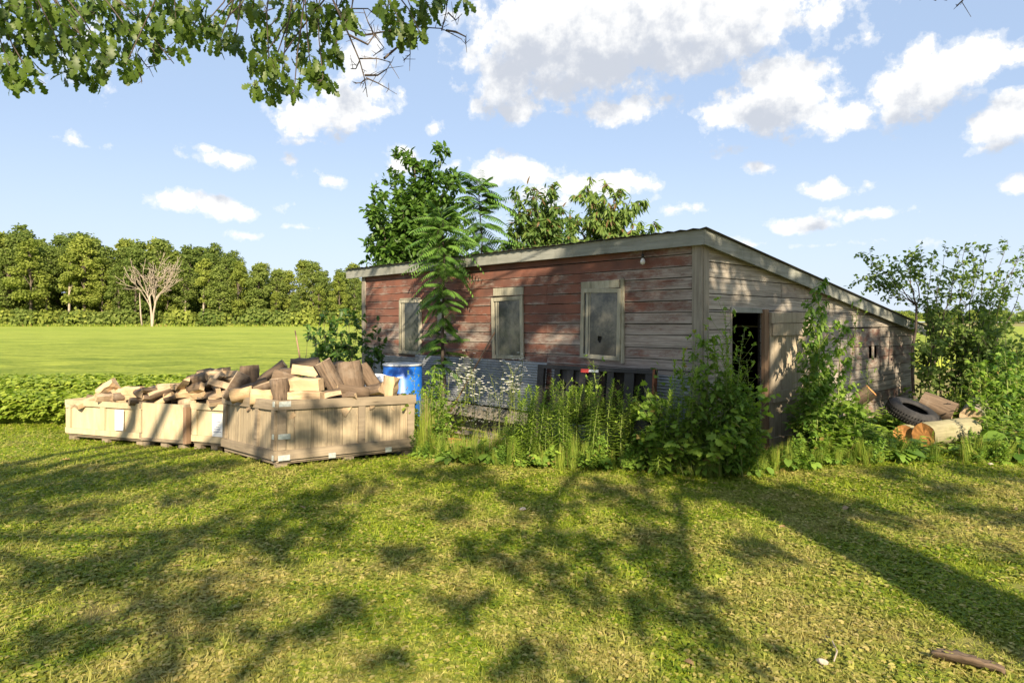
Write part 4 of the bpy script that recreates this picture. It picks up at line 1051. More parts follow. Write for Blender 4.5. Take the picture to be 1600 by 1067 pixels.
FB = [
 ('stubby', 378, 614, 8.25, 8, 15, 120, .95, 'lens shaped pale wedge at the left edge of the front bin'),
 ('bigbark', 391, 588, 8.9, 96, 5, 0, (.66, .74, .74), 'dark furrowed bark log standing upright on the front bin left side'),
 ('slab', 368, 604, 8.65, 62, 10, 90, .85, 'grey slab leaning over the left rail of the front bin'),
 ('half', 417, 603, 8.4, 18, 20, 180, .80, 'yellow brown split log sloping right of the lens shaped wedge'),
 ('bigbark', 437, 610, 7.95, 96, 0, 40, (.66, .62, .62), 'reddish bark stub standing over the near corner of the bin'),
 ('stubby', 409, 620, 8.05, -5, 25, 100, .95, 'broad pale split face just inside the left top rail'),
 ('yel', 475, 601, 8.10, 1, -8, 4, (1.22, 1.15, 1.55), 'large pale squared block catching the sun on the front bin'),
 ('yel', 478, 618, 7.95, 0, -8, 0, (1.15, 1.1, .95), 'pale layered block just above the front top rail'),
 ('gblock', 513, 615, 8.05, 12, 20, 10, .70, 'small grey block end right of the pale layered block'),
 ('shell', 477, 571, 8.95, 2, 8, 0, (.95, 1, 1.1), 'arched dark bark piece on the crest of the front heap'),
 ('wedge', 487, 581, 8.6, -6, -12, 200, (1.35, .9, .85), 'long orange brown log under the arched crest piece'),
 ('ghalf', 426, 583, 8.8, 38, 12, 0, 1.0, 'brown log sloping up to the crest from the upright dark log'),
 ('wedge', 450, 592, 8.5, -22, 20, 100, 1.0, 'pale split face below the crest behind the squared block'),
 ('shell', 518, 592, 8.3, -62, 5, 70, (1.28, .75, .75), 'dark curved bark log leaning down beside the barrel sized log'),
 ('bigbark', 548, 591, 8.65, 100, 4, 20, (.98, 1.08, .95), 'thickest furrowed log standing tilted on the right of the front bin'),
 ('half', 549, 613, 8.3, -10, 25, 160, 1.0, 'dark split log wedged below the thickest upright log'),
 ('wedge', 577, 590, 8.95, -58, 10, 90, 1.05, 'greyish split log leaning right against the thickest log'),
 ('wedge', 577, 611, 8.42, 12, -20, 40, .95, 'honey coloured split block right of the thickest log'),
 ('stubby', 610, 606, 8.75, 82, 5, 15, 1.08, 'pale pointed wedge standing at the right end of the front bin'),
 ('gwedge', 521, 575, 9.05, 20, 60, 0, 1.0, 'rounded brown log end behind the leaning dark log'),
 ('gwedge', 505, 600, 8.35, 10, 70, 30, .95, 'dark rough log end right of the large pale block'),
 ('half', 455, 581, 8.75, -5, 40, 0, .8, 'short brown log end behind the crest left side'),
 ('gthin', 535, 620, 8.2, 4, -10, 40, .9, 'thin grey log along the right top rail'),
 ('thin', 398, 603, 8.5, 22, 25, 30, .85, 'thin log between the dark upright log and the wedge'),
]
for a in FB: L_(*a)
# heap on the left bins
xd = Vector((.936, -.35, 0)); nd = Vector((.35, .936, 0)); q0 = Vector((-6.75, 10.02, 0))
def heap(u, v):
    t = np.interp(u, [0, .25, .6, 1.0, 1.4, 1.9, 2.3, 2.6, 2.9, 3.2], [.50, .58, .69, .72, .78, .86, .98, 1.07, 1.0, .78])
    return .44 + (t - .44) * (math.sin(math.pi * min(1, (v + .42) / 1.5)) ** .7) - .10
secs = [(0, 'at the left end of the row'), (.8, 'on the left bin right half'), (1.55, 'on the narrow plank bin'), (2.43, 'beside the big front bin')]
for u in np.arange(.14, 3.15, .215):
    for v in (.08, .27, .48, .72, .98, 1.16):
        top = heap(u, v); lays = [top]
        if top > .58: lays = [top, top - .11]
        if top > .80 and v < .7: lays.append(top - .22)
        for li, z in enumerate(lays):
            if li and v > .95: continue
            kd = str(rng.choice(['gwedge', 'gthin', 'ghalf', 'gblock', 'wedge', 'half', 'round', 'slab', 'block', 'thin', 'yel'], p=[.13, .09, .08, .15, .12, .06, .05, .05, .11, .07, .09]))
            if u < .6 and rng.random() < .6: kd = str(rng.choice(['yel', 'wedge', 'block']))
            yaw = rng.choice([0, .3, -.35, 1.2, .8]) + rng.normal(0, .2); pit = rng.normal(0, .22) + (.25 if 1.8 < u < 2.3 else 0)
            dv = xd * math.cos(yaw) + nd * math.sin(yaw) + Vector((0, 0, pit))
            p = q0 + xd * (u + rng.uniform(-.06, .06)) + nd * (v + rng.uniform(-.03, .05)) + Vector((0, 0, z + rng.uniform(-.02, .03)))
            sec = [s for s0, s in secs if u >= s0][-1]
            put_log(kd, p, dv, rng.uniform(0, 6.28), (rng.uniform(.75, .98), rng.uniform(.55, .78), rng.uniform(.55, .78)), '%s %s %s' % (LOOK[kd], ['on top', 'midway down', 'low down'][li] + ' ' + ['in front', 'in front', 'in the middle', 'at the back', 'at the back'][min(4, int(v * 4.3))], sec), 'firewood on the row of pale bins')
for a in (('slab', 334, 580, 9.75, 4, -14, 0, (1.0, .9, 1.5), 'dark flat log crowning the long heap at its highest point'),
          ('gblock', 345, 592, 9.6, 2, -15, 0, (1.0, 1, 1.2), 'grey squared log just under the dark crowning log'),
          ('yel', 205, 611, 9.75, 4, -5, 0, (.95, .9, 1.2), 'pale yellow squared block facing the camera in the long heap'),
          ('white', 152, 606, 10.0, 40, 10, 20, .8, '')):
    if a[0] == 'white': a = ('stubby', 168, 606, 10.05, 38, 10, 20, 1.0, 'bright pale log leaning up at the left of the long heap')
    L_(*a)
# ------------------------------------------------------------------ plants near the shed
def G(px, D):
    x = (px - 800) / F * D; return Vector((x, D, gzf(x, D)))
def Gp(px, py):
    D = 1.7 * F / (py - HOR)
    for _ in range(3): D = (H - gzf((px - 800) / F * D, D)) * F / (py - HOR)
    return G(px, D)
def curve_pts(base, tip, bow, k=6):
    base, tip = Vector(base), Vector(tip); side = Vector(bow)
    return [base.lerp(tip, i / (k - 1)) + side * math.sin(math.pi * i / (k - 1)) for i in range(k)]
def weed(kind):
    """returns (stem mesh, leaves mesh, height); 1 m tall prototypes"""
    b = MB(); L = Leaves(); petals = None
    if kind == 'goldenrod':
        pts = curve_pts((0, 0, 0), (rng.normal(0, .05), rng.normal(0, .05), 1), (rng.normal(0, .03), rng.normal(0, .03), 0)); b.tube(pts, [.006, .005, .005, .004, .003, .002], 5)
        n = 120; t = np.linspace(.12, 1, n) ** .85; a = np.arange(n) * 2.4 + rng.normal(0, .2, n)
        P = np.array([tuple(pts[min(4, int(x * 5))].lerp(pts[min(4, int(x * 5)) + 1], x * 5 - min(4, int(x * 5)))) for x in t])
        up = np.interp(t, [0, .8, 1], [.25, .5, 1.8]); D = np.stack([np.cos(a), np.sin(a), up], 1)
        L.add(P, D, np.stack([-np.cos(a) * .4, -np.sin(a) * .4, np.ones(n)], 1), np.interp(t, [0, .6, 1], [.12, .12, .06]) * rng.uniform(.8, 1.2, n), .020, 'lance', .45, .2,
              np.clip(rng.normal(.35, .15, n) + .35 * t, 0, .92)); lm = 'weed_leaf'
    elif kind == 'bushy':       # tall branched weed with toothed, lobed leaves
        b.tube(curve_pts((0, 0, 0), (.02, 0, 1), (.02, .01, 0)), [.010, .009, .008, .006, .004, .002], 5)
        for k in range(20):
            z = .16 + .82 * k / 20; a = k * 2.4; ln = np.interp(z, [0, .3, 1], [.14, .24, .07]) * rng.uniform(.8, 1.2)
            q0 = Vector((.02 * z, 0, z)); q1 = q0 + Vector((math.cos(a) * ln, math.sin(a) * ln, ln * .75)); pts = curve_pts(q0, q1, (0, 0, -.01), 4); b.tube(pts, [.004, .003, .002, .001], 4)
            m = 12; t = rng.uniform(.1, 1, m); P = np.array([tuple(q0.lerp(q1, x)) for x in t]); aa = a + rng.normal(0, 1.1, m)
            L.add(P, np.stack([np.cos(aa), np.sin(aa), rng.uniform(-.5, .5, m)], 1), np.tile([0, 0, 1.0], (m, 1)) + rng.normal(0, .35, (m, 3)), rng.uniform(.05, .10, m), rng.uniform(.04, .065, m), 'lobed', .3, .2); lm = 'weed_dark'
    elif kind == 'lanky':       # lettuce like: single stem, alternate narrow lobed leaves, small open top
        pts = curve_pts((0, 0, 0), (.04, .02, 1), (-.02, .02, 0)); b.tube(pts, [.007, .006, .005, .004, .003, .002], 5)
        n = 46; t = np.linspace(.1, .98, n); a = np.arange(n) * 2.4; P = np.array([tuple(pts[min(4, int(x * 5))].lerp(pts[min(4, int(x * 5)) + 1], x * 5 - min(4, int(x * 5)))) for x in t])
        L.add(P, np.stack([np.cos(a), np.sin(a), np.full(n, .45)], 1), np.stack([-np.cos(a) * .4, -np.sin(a) * .4, np.ones(n)], 1), np.interp(t, [0, 1], [.13, .045]), .035, 'lobed', .4, .2)
        for k in range(9):
            z = .62 + .04 * k; a = k * 2.4; q0 = Vector((.03, .01, z)); q1 = q0 + Vector((math.cos(a) * .10, math.sin(a) * .10, .10)); b.tube([q0, q1], [.002, .001], 3)
            m = 5; L.add(np.array([tuple(q1)] * m), rdir(m, .5), rdir(m, 1), .035, .016, 'ovate')
        lm = 'weed_leaf'
    elif kind == 'fleabane':    # thin stems, narrow leaves, sprays of small white flowers
        petals = Leaves()
        for s in range(3):
            tip = (rng.normal(0, .10), rng.normal(0, .10), rng.uniform(.8, 1)); pts = curve_pts((0, 0, 0), tip, (rng.normal(0, .03), 0, 0)); b.tube(pts, [.004, .0035, .003, .0025, .002, .0015], 4)
            n = 20; t = rng.uniform(.1, .8, n); a = rng.uniform(0, 6.28, n); P = np.array([tuple(Vector((0, 0, 0)).lerp(Vector(tip), x)) for x in t])
            L.add(P, np.stack([np.cos(a), np.sin(a), np.full(n, .5)], 1), np.tile([0, 0, 1.0], (n, 1)), .08, .014, 'lance', .3)
            for k in range(15):
                q0 = pts[3].lerp(pts[5], rng.random()); q1 = q0 + Vector((rng.normal(0, .07), rng.normal(0, .07), rng.uniform(.04, .13))); b.tube([q0, q1], [.0015, .001], 3)
                m = 9; a = np.arange(m) * 6.28 / m; petals.add(np.array([tuple(q1)] * m), np.stack([np.cos(a), np.sin(a), np.full(m, .15)], 1), np.tile([0, -.4, 1.0], (m, 1)),   .020, .014, 'diamond', 0, 0)
        lm = 'weed_yellow'
    elif kind == 'broad':       # burdock or rhubarb like rosette
        for k in range(11):
            a = k * 2.4; ln = rng.uniform(.25, .5); q1 = Vector((math.cos(a) * ln * .6, math.sin(a) * ln * .6, ln * .9)); b.tube(curve_pts((0, 0, 0), q1, (0, 0, .03), 4), .005, 4)
            L.add(np.array([tuple(q1)]), np.array([[math.cos(a), math.sin(a), -.15]]), np.array([[0, 0, 1.0]]) + rng.normal(0, .2, (1, 3)), ln * .7, ln * .5, 'ovate', .35, .2)
        for k in range(26):
            a = rng.uniform(0, 6.28); r = rng.uniform(0, .25); z = rng.uniform(.1, .6)
            L.add(np.array([[math.cos(a) * r, math.sin(a) * r, z]]), np.array([[math.cos(a), math.sin(a), .1]]), np.array([[0, 0, 1.0]]) + rng.normal(0, .3, (1, 3)), .13, .09, 'lobed', .3, .2)
        lm = 'weed_dark'
    elif kind == 'grass':       # tall grass clump, blades and a few dry stalks
        n = 110; a = rng.uniform(0, 6.28, n); P = np.stack([rng.normal(0, .05, n), rng.normal(0, .05, n), np.zeros(n)], 1)
        L.add(P, np.stack([np.cos(a) * .35, np.sin(a) * .35, np.ones(n)], 1), np.stack([-np.cos(a), -np.sin(a), np.full(n, .2)], 1), rng.uniform(.4, .95, n), .012, 'lance', -.25, .2); lm = 'weed_yellow'
        for k in range(7): b.tube(curve_pts((rng.normal(0, .04), rng.normal(0, .04), 0), (rng.normal(0, .15), rng.normal(0, .15), rng.uniform(.7, 1)), (0, 0, 0), 4), .002, 3)
    elif kind == 'vine':        # sprawling creeper with maple like leaves
        for k in range(9):
            a = rng.uniform(0, 6.28); tip = Vector((math.cos(a) * .45, math.sin(a) * .45, rng.uniform(.3, .95))); pts = curve_pts((0, 0, 0), tip, (0, 0, .12), 6); b.tube(pts, .003, 3)
            m = 16; t = rng.uniform(.15, 1, m); P = np.array([tuple(pts[min(4, int(x * 5))].lerp(pts[min(4, int(x * 5)) + 1], x * 5 - min(4, int(x * 5)))) for x in t]) + rng.normal(0, .03, (m, 3)); aa = rng.uniform(0, 6.28, m)
            L.add(P, np.stack([np.cos(aa), np.sin(aa), np.full(m, -.1)], 1), np.stack([rng.normal(0, .3, m), rng.normal(-.3, .3, m), np.ones(m)], 1), rng.uniform(.06, .13, m), .10, 'lobed', .2, .15)
        lm = 'weed_leaf'
    elif kind == 'mugwort':     # greyish upright spikes
        for s in range(5):
            tip = Vector((rng.normal(0, .12), rng.normal(0, .12), rng.uniform(.75, 1))); pts = curve_pts((0, 0, 0), tip, (0, 0, 0)); b.tube(pts, .003, 4)
            n = 70; t = rng.uniform(.15, 1, n); a = rng.uniform(0, 6.28, n); P = np.array([tuple(Vector((0, 0, 0)).lerp(tip, x)) for x in t])
            L.add(P, np.stack([np.cos(a), np.sin(a), rng.uniform(.3, 1.4, n)], 1), rdir(n, .8), np.interp(t, [0, 1], [.07, .03]), .022, 'diamond', .1, 0)
        lm = 'weed_yellow'
    sm = b.mesh('stem'); sm.materials.append(MT['stem' if kind != 'grass' else 'drystem']); l2 = L.mesh('leaves'); l2.materials.append(MT[lm])
    pm = None
    if petals: pm = petals.mesh('flowers'); pm.materials.append(MT['petal'])
    return sm, l2, pm
WD = {k: [weed(k) for _ in range(3)] for k in ('goldenrod', 'bushy', 'lanky', 'fleabane', 'broad', 'grass', 'vine', 'mugwort')}
PLN = {'goldenrod': 'goldenrod', 'bushy': 'lobed leaf weed', 'lanky': 'slim wild lettuce', 'fleabane': 'fleabane', 'broad': 'broad leaved weed', 'grass': 'grass clump', 'vine': 'creeper', 'mugwort': 'mugwort'}
def where(px, D, marks, dm): return marks[int(np.searchsorted([m[0] for m in marks[1:]], px, side='right'))][1], ('front' if D < dm else 'rear')
NM = {'goldenrod': 'goldenrod_plant', 'bushy': 'tall_weed', 'lanky': 'wild_lettuce', 'fleabane': 'fleabane_plant', 'broad': 'broadleaf_weed', 'grass': 'grass_clump', 'vine': 'creeper', 'mugwort': 'mugwort_plant'}
def plant(kind, px, D, hgt, label, group, wid=None, matl=None):
    sm, lm, pm = WD[kind][rng.integers(0, 3)]
    r = empty(NM[kind], G(px, D), (rng.normal(0, .05), rng.normal(0, .05), rng.uniform(0, 6.28)), label=label, cat='plant', group=group)
    w = wid or (hgt * .5 + .5); r.scale = (w, w, hgt)
    link('stem', sm, None, r); link('leaves', lm, None, r)
    if pm: link('flowers', pm, None, r)
    return r
def pz(py, D): return H - (py - HOR) / F * D      # height seen at pixel row py
# goldenrod stand before the black panel
MG = [(0, 'below the corner of the corrugated sheet'), (840, 'before the left post of the black panel'), (875, 'before the square openings of the black panel'), (910, 'below the red label'), (945, 'before the middle slats of the black panel'), (980, 'before the right slats of the black panel'), (1008, 'before the rusty edge of the black panel')]
MC = [(0, 'before the rusty panel edge'), (1050, 'before the grey boards near the corner'), (1080, 'before the corner boards'), (1110, 'just right of the corner boards'), (1140, 'before the dark doorway'), (1170, 'before the door jamb')]
MD = [(0, 'against the open door edge'), (1270, 'below the tallest roof high weed'), (1295, 'right of the tallest roof high weed'), (1325, 'below the wall hatch')]
MR = [(0, 'below the wall hatch'), (1385, 'left of the tyre'), (1430, 'behind the tyre'), (1470, 'behind the orange ended log'), (1520, 'beside the pale round log end'), (1565, 'at the right border')]
for i in range(84):
    px = rng.uniform(795, 1025); D = rng.uniform(7.65, 8.35) - max(0, (px - 950)) * .003
    top = np.interp(px, [795, 830, 870, 940, 990, 1025], [655, 612, 606, 600, 618, 640]) + rng.uniform(-14, 40)
    plant('goldenrod' if i % 5 else 'lanky', px, D, pz(top, D), '%s, %s row, %s' % (('tall ' if top < 612 else ('middling ' if top < 632 else 'short ')) + PLN['goldenrod' if i % 5 else 'lanky'], where(px, D, MG, 8.0)[1], where(px, D, MG, 8.0)[0]), 'goldenrod stand before the black panel', wid=rng.uniform(.75, 1.05))
for px, top, D, k, lb in ((939, 563, 7.8, 'lanky', 'tallest thin stalk rising over the goldenrod before the red label'), (876, 600, 7.7, 'goldenrod', 'yellow lit goldenrod tip left of the tallest stalk'),
                          (912, 598, 7.75, 'goldenrod', 'goldenrod with wide spread tip before the black panel'), (1003, 610, 7.6, 'goldenrod', 'goldenrod stalk before the right end of the black panel'),
                          (785, 650, 8.0, 'goldenrod', 'short yellow green goldenrod at the left edge of the stand')):
    plant(k, px, D, pz(top, D), lb, 'goldenrod stand before the black panel')
# clump at the near corner of the shed
for i in range(44):
    px = rng.uniform(1018, 1192); D = rng.uniform(7.15, 7.45)
    top = np.interp(px, [1018, 1050, 1075, 1100, 1140, 1165, 1192], [610, 560, 545, 535, 520, 560, 640]) + rng.uniform(0, 90)
    plant(['bushy', 'goldenrod', 'goldenrod', 'vine', 'goldenrod'][i % 5], px, D, pz(top, D), '%s %s, %s' % (('tall ' if top < 570 else 'short ') + 'dark ' + PLN[['bushy', 'goldenrod', 'goldenrod', 'vine', 'goldenrod'][i % 5]], where(px, D, MC, 7.3)[0], where(px, D, MC, 7.3)[1] + ' of the clump'), 'weed clump at the near shed corner', wid=.85)
for px, top, D, k, lb in ((1124, 478, 7.3, 'lanky', 'tallest weed spire in front of the bare corner boards'), (1075, 518, 7.25, 'lanky', 'slim weed spire left of the corner boards'), (1150, 520, 7.3, 'lanky', 'slim weed before the dark doorway'),
                          (1172, 560, 7.5, 'lanky', 'thin weed beside the right door jamb'), (1098, 520, 7.35, 'bushy', 'broad weed before the foot of the corner boards')):
    plant(k, px, D, pz(top, D), lb, 'weed clump at the near shed corner')
# tall weeds right of the open door
for i in range(34):
    px = rng.uniform(1262, 1350); D = rng.uniform(7.9, 9.0)
    top = np.interp(px, [1246, 1275, 1300, 1350], [600, 520, 560, 640]) + rng.uniform(0, 110)
    plant(['bushy', 'vine', 'bushy', 'goldenrod'][i % 4], px, D, pz(top, D), '%s %s, %s' % (('tall ' if top < 600 else 'short ') + PLN[['bushy', 'vine', 'bushy', 'goldenrod'][i % 4]], where(px, D, MD, 8.3)[0], where(px, D, MD, 8.3)[1] + ' of the thicket'), 'thicket right of the open door', wid=.95)
for px, top, D, k, lb in ((1276, 438, 8.2, 'bushy', 'tallest branching weed reaching the sloping roof edge'), (1310, 500, 8.2, 'bushy', 'tall weed between the two highest weeds of the thicket'), (1292, 470, 8.4, 'bushy', 'tall weed just right of the roof high weed'),
                          (1322, 468, 8.5, 'lanky', 'slim tall weed left of the wall hatch'), (1355, 560, 8.7, 'lanky', 'slim weed under the wall hatch')):
    plant(k, px, D, pz(top, D), lb, 'thicket right of the open door', wid=1.0 if k == 'bushy' else .9)
# low tangle from the door to the right border
for i in range(84):
    px = rng.uniform(1330, 1620); D = rng.uniform(8.0, 10.6)
    if 1385 < px < 1535 and D < 9.6: D = rng.uniform(9.7, 10.8)
    top = np.interp(px, [1330, 1400, 1480, 1540, 1620], [655, 625, 610, 620, 600]) + rng.uniform(0, 50)
    plant(['vine', 'bushy', 'vine', 'broad', 'goldenrod'][i % 5], px, D, max(.3, pz(top, D)), '%s %s, %s' % (('tall ' if top < 640 else 'short ') + PLN[['vine', 'bushy', 'vine', 'broad', 'goldenrod'][i % 5]], where(px, D, MR, 9.7)[0], where(px, D, MR, 9.7)[1] + ' of the tangle'), 'tangle round the old logs', wid=.9)
for i in range(22):
    px = rng.choice([rng.uniform(1340, 1420), rng.uniform(1480, 1610)]); D = rng.uniform(7.9, 8.5)
    plant(['broad', 'vine', 'broad'][i % 3], px, D, rng.uniform(.18, .42), 'low %s at the lawn edge %s' % (PLN[['broad', 'vine', 'broad'][i % 3]], where(px, D, [(0, 'before the hatch'), (1400, 'before the tyre'), (1440, 'before the orange ended log'), (1500, 'right of the old logs'), (1560, 'near the right border')], 9)[0]), 'low plants along the lawn edge', wid=rng.uniform(.5, .75))
for px, top, D in ((1487, 600, 9.9), (1500, 588, 9.8), (1512, 596, 9.9), (1528, 592, 10.0), (1478, 618, 9.8), (1540, 610, 9.9)):
    plant('mugwort', px, D, pz(top, D), 'pale spiky mugwort in the sunlit tuft behind the logs', 'pale mugwort tuft behind the logs')
for i in range(34):
    px = rng.uniform(1530, 1618); D = rng.uniform(9.2, 11)
    plant('mugwort' if i % 2 else 'bushy', px, D, pz(rng.uniform(540, 610), D), '%s %s at the right border, %s' % (['leafy', 'spiky'][i % 2], PLN['mugwort' if i % 2 else 'bushy'], 'nearest the pale log end' if px < 1560 else ('midway' if px < 1590 else 'cut by the frame') + (' in front' if D < 10 else ' behind')), 'weeds at the right border')
# left clump beside the front bin and in front of the drum
for i in range(20):
    px = rng.uniform(650, 694); D = rng.uniform(8.5, 9.2)
    plant(['goldenrod', 'grass', 'goldenrod', 'bushy'][i % 4], px, D, pz(rng.uniform(600, 660), D), '%s %s in the narrow clump' % (['goldenrod', 'long bladed grass', 'leafy stalk', 'lobed leaf weed'][i % 4], 'against the front bin corner' if px < 662 else ('in the middle' if px < 680 else 'on the right side')), 'narrow clump right of the front bin', wid=.6)
for px, top, D, k, lb in ((646, 572, 8.9, 'lanky', 'thin weed crossing the front of the blue drum'), (662, 560, 9.2, 'bushy', 'leafy weed touching the right side of the blue drum'), (700, 565, 9.4, 'fleabane', 'flowering weed below the feathery sapling'),
                          (640, 600, 9.0, 'bushy', 'small weed between the bin and the blue drum'), (683, 598, 8.9, 'goldenrod', 'tallest stalk of the clump right of the front bin')):
    plant(k, px, D, pz(top, D), lb, 'narrow clump right of the front bin', wid=.8)
for k, (px, top, D) in enumerate(((652, 588, 9.0), (640, 604, 8.9), (668, 570, 9.3), (690, 572, 9.6), (708, 590, 9.5))):
    plant('bushy' if k % 2 else 'vine', px, D, pz(top, D), ['creeper climbing before the right half of the blue drum', 'leafy weed over the rear corner of the front bin', 'creeper at the right edge of the blue drum', 'leafy weed at the foot of the feathery sapling', 'creeper right of the feathery sapling foot'][k], 'narrow clump right of the front bin', wid=.75)
for px, top, D in ((722, 548, 9.3), (737, 560, 9.2), (773, 600, 8.9), (793, 545, 9.1), (803, 556, 9.1), (742, 620, 8.8), (756, 610, 8.9), (780, 560, 9.2)):
    plant('fleabane', px, D, pz(top, D), {722: 'white flowering fleabane left of the leaning stick foot', 793: 'tallest white flowering fleabane below the middle window'}.get(px, 'white flowering fleabane %s' % {737: 'right of the feathery sapling stem', 773: 'at the foot of the leaning stick', 803: 'under the right half of the middle window', 742: 'low in the rubble patch', 756: 'below the grey edge plank', 780: 'before the middle of the corrugated sheet'}.get(px, '')), 'white flowering fleabane')
for i in range(16):
    px = rng.uniform(700, 800); D = rng.uniform(7.9, 8.9)
    plant('grass' if i % 3 else 'broad', px, D, rng.uniform(.18, .42), '%s in the rubble patch, %s' % ('dry grass tuft' if i % 3 else 'small broad leaved weed', 'beside the narrow clump' if px < 725 else ('below the fleabane' if px < 755 else ('midway to the goldenrod' if px < 780 else 'touching the goldenrod stand'))), 'dry tufts in the rubble patch', wid=.55)
# fringe where the mower does not reach
fr_m = []
for k in ('grass', 'vine', 'goldenrod', 'broad', 'bushy'):
    fr_m.append(WD[k][0][1])
n = 620; px = rng.uniform(645, 1640, n); D = np.interp(px, [645, 700, 800, 1000, 1100, 1190, 1300, 1640], [8.5, 8.0, 7.6, 7.4, 7.1, 7.3, 7.6, 7.9]) + rng.exponential(.30, n)
x = (px - 800) / F * D
lx = (x - 2.197) * .728 + (D - 7.67) * .685; ly = -(x - 2.197) * .685 + (D - 7.67) * .728
k = ~((lx > -.08) & (ly > -.08)); k &= ~((px > 1405) & (px < 1505) & (rng.random(n) < .75)); x, D = x[k], D[k]; n = len(x)
scatter('ground_cover', fr_m, np.stack([x, D, gz(x, D)], 1), np.stack([rng.normal(0, .2, n)] * 2 + [rng.uniform(0, 6.28, n)], 1), rng.uniform(.12, .42, n), rng.choice(5, n, p=[.42, .18, .12, .16, .12]),
        kind='stuff', label='low weeds and uncut grass along the foot of the shed', cat='ground cover')

# ---- guided limbs: a branch from a base to a tip with side twigs, leaves on the twigs
class Tree:
    def __init__(s): s.b = MB(); s.L = Leaves(); s.tw = []
    def limb(s, a, c, r0, r1, bow=(0, 0, 0), k=7, sides=6, wob=0.0):
        pts = curve_pts(a, c, bow, k)
        for i in range(1, k - 1): pts[i] = pts[i] + Vector(rng.normal(0, wob, 3))
        s.b.tube(pts, list(np.linspace(r0, r1, k)), sides, caps=False); return pts
    def twigs(s, pts, n, ln, r=.004, spread=.8, t0=.25, up=0.1):
        out = []
        k = len(pts) - 1
        for j in range(n):
            t = t0 + (1 - t0) * (j + rng.random()) / n; i = min(k - 1, int(t * k)); q = pts[i].lerp(pts[i + 1], t * k - i); d = (pts[i + 1] - pts[i]).normalized()
            d = (d * .7 + Vector(rng.normal(0, spread, 3)) + Vector((0, 0, up))).normalized(); l = ln * rng.uniform(.6, 1.3)
            pp = s.limb(q, q + d * l, r, r * .4, Vector(rng.normal(0, .06 * l, 3)), 4, 3); out.append(pp)
        return out
    def leaves(s, twl, per, L, Wd, shape, droop_dir=-.2, j=.02, droop=.2):
        P = []; D = []
        for pts in twl:
            k = len(pts) - 1
            for q in range(per):
                t = rng.uniform(.15, 1.02); i = min(k - 1, int(t * k)); P.append(tuple(pts[i].lerp(pts[i + 1], t * k - i))); D.append(tuple((pts[i + 1] - pts[i]).normalized()))
        n = len(P)
        if not n: return
        P = np.array(P) + rng.normal(0, j, (n, 3)); D = np.array(D) * .5 + rdir(n) * .9 + [0, 0, droop_dir]
        s.L.add(P, D, np.stack([rng.normal(0, .5, n), rng.normal(-.2, .5, n), np.ones(n)], 1), L * rng.uniform(.65, 1.2, n), Wd * rng.uniform(.8, 1.1, n), shape, droop, .2)
    def done(s, name, bark, leaf, label, cat, loc=(0, 0, 0), group=None, part=('trunk', 'crown')):
        r = empty(name, loc, label=label, cat=cat, group=group); off = Vector(loc)
        a = link(part[0], s.b.mesh(part[0]), bark, r); a.location = -off
        if s.L.n: c = link(part[1], s.L.mesh(part[1]), leaf, r); c.location = -off
        return r
# broad dark tree behind the shed, left
def crowded(name, leaf, label, basepx, D, targets, Lf, shape, tw=(9, .42), per=9, droop=-.15, r0=.07, bark='twig', rad=.020, two=True):
    t = Tree(); base = G(basepx, D)
    trunk_top = W(targets[0][0], targets[0][1], D)
    stem = t.limb(base, base.lerp(trunk_top, .95), r0, r0 * .2, (0.1, 0, 0), 8, 6, .04)
    for (px, py, dd) in targets:
        tip = W(px, py, D + dd); hfrac = max(.15, min(.9, (tip.z * .62) / max(.5, stem[-1].z)))
        a = stem[0].lerp(stem[-1], hfrac); pts = t.limb(a, tip, rad, .005, (0, 0, -.1), 7, 5, .03)
        tl = t.twigs(pts, tw[0], tw[1], .005, .75, .3); t.leaves(tl + [pts[-3:]], per, Lf[0], Lf[1], shape, droop)
        if two:
            t2 = []
            for q in tl: t2 += t.twigs(q, 2, tw[1] * .55, .003, .8, .3)
            t.leaves(t2, per, Lf[0], Lf[1], shape, droop)
    return t.done(name, bark, leaf, label, 'tree', tuple(base))
def jit(lst, dd=.7): return [(a, b, rng.uniform(-dd, dd)) for a, b in lst]
crowded('broadleaf_tree', 'walnut_leaf', 'broad dark green tree rising behind the left end of the shed roof', 640, 15.2,
        jit([(648, 243), (692, 246), (625, 270), (668, 262), (700, 282), (610, 320), (640, 300), (680, 310), (600, 340), (655, 340), (605, 375), (590, 398), (635, 372), (660, 385), (690, 350), (620, 400), (585, 330), (712, 330), (650, 405), (700, 400), (720, 390), (670, 400), (600, 412), (630, 330), (665, 290)]),
        (.155, .085), 'ovate', (12, .46), 13)
crowded('sapling_tree', 'cherry_leaf', 'reddish green sapling above the middle of the shed roof', 840, 17.8,
        jit([(838, 292), (866, 318), (812, 318), (822, 345), (850, 340), (878, 350), (800, 380), (830, 375), (806, 360), (842, 325), (856, 308), (870, 335), (835, 352), (862, 372), (888, 372), (815, 395), (845, 392)], .5), (.22, .075), 'lance', (10, .42), 12, -.7)
crowded('drooping_tree', 'cherry_leaf', 'green tree with drooping leaf sprays above the right of the shed roof', 950, 19.8,
        jit([(960, 300), (912, 312), (930, 306), (985, 310), (946, 325), (990, 345), (900, 345), (920, 350), (965, 350), (1015, 357), (885, 370), (940, 372), (975, 372), (905, 378), (955, 378), (930, 335), (950, 348), (972, 325), (1000, 372), (990, 380), (880, 388)], .5), (.25, .08), 'lance', (10, .5), 13, -1.1)
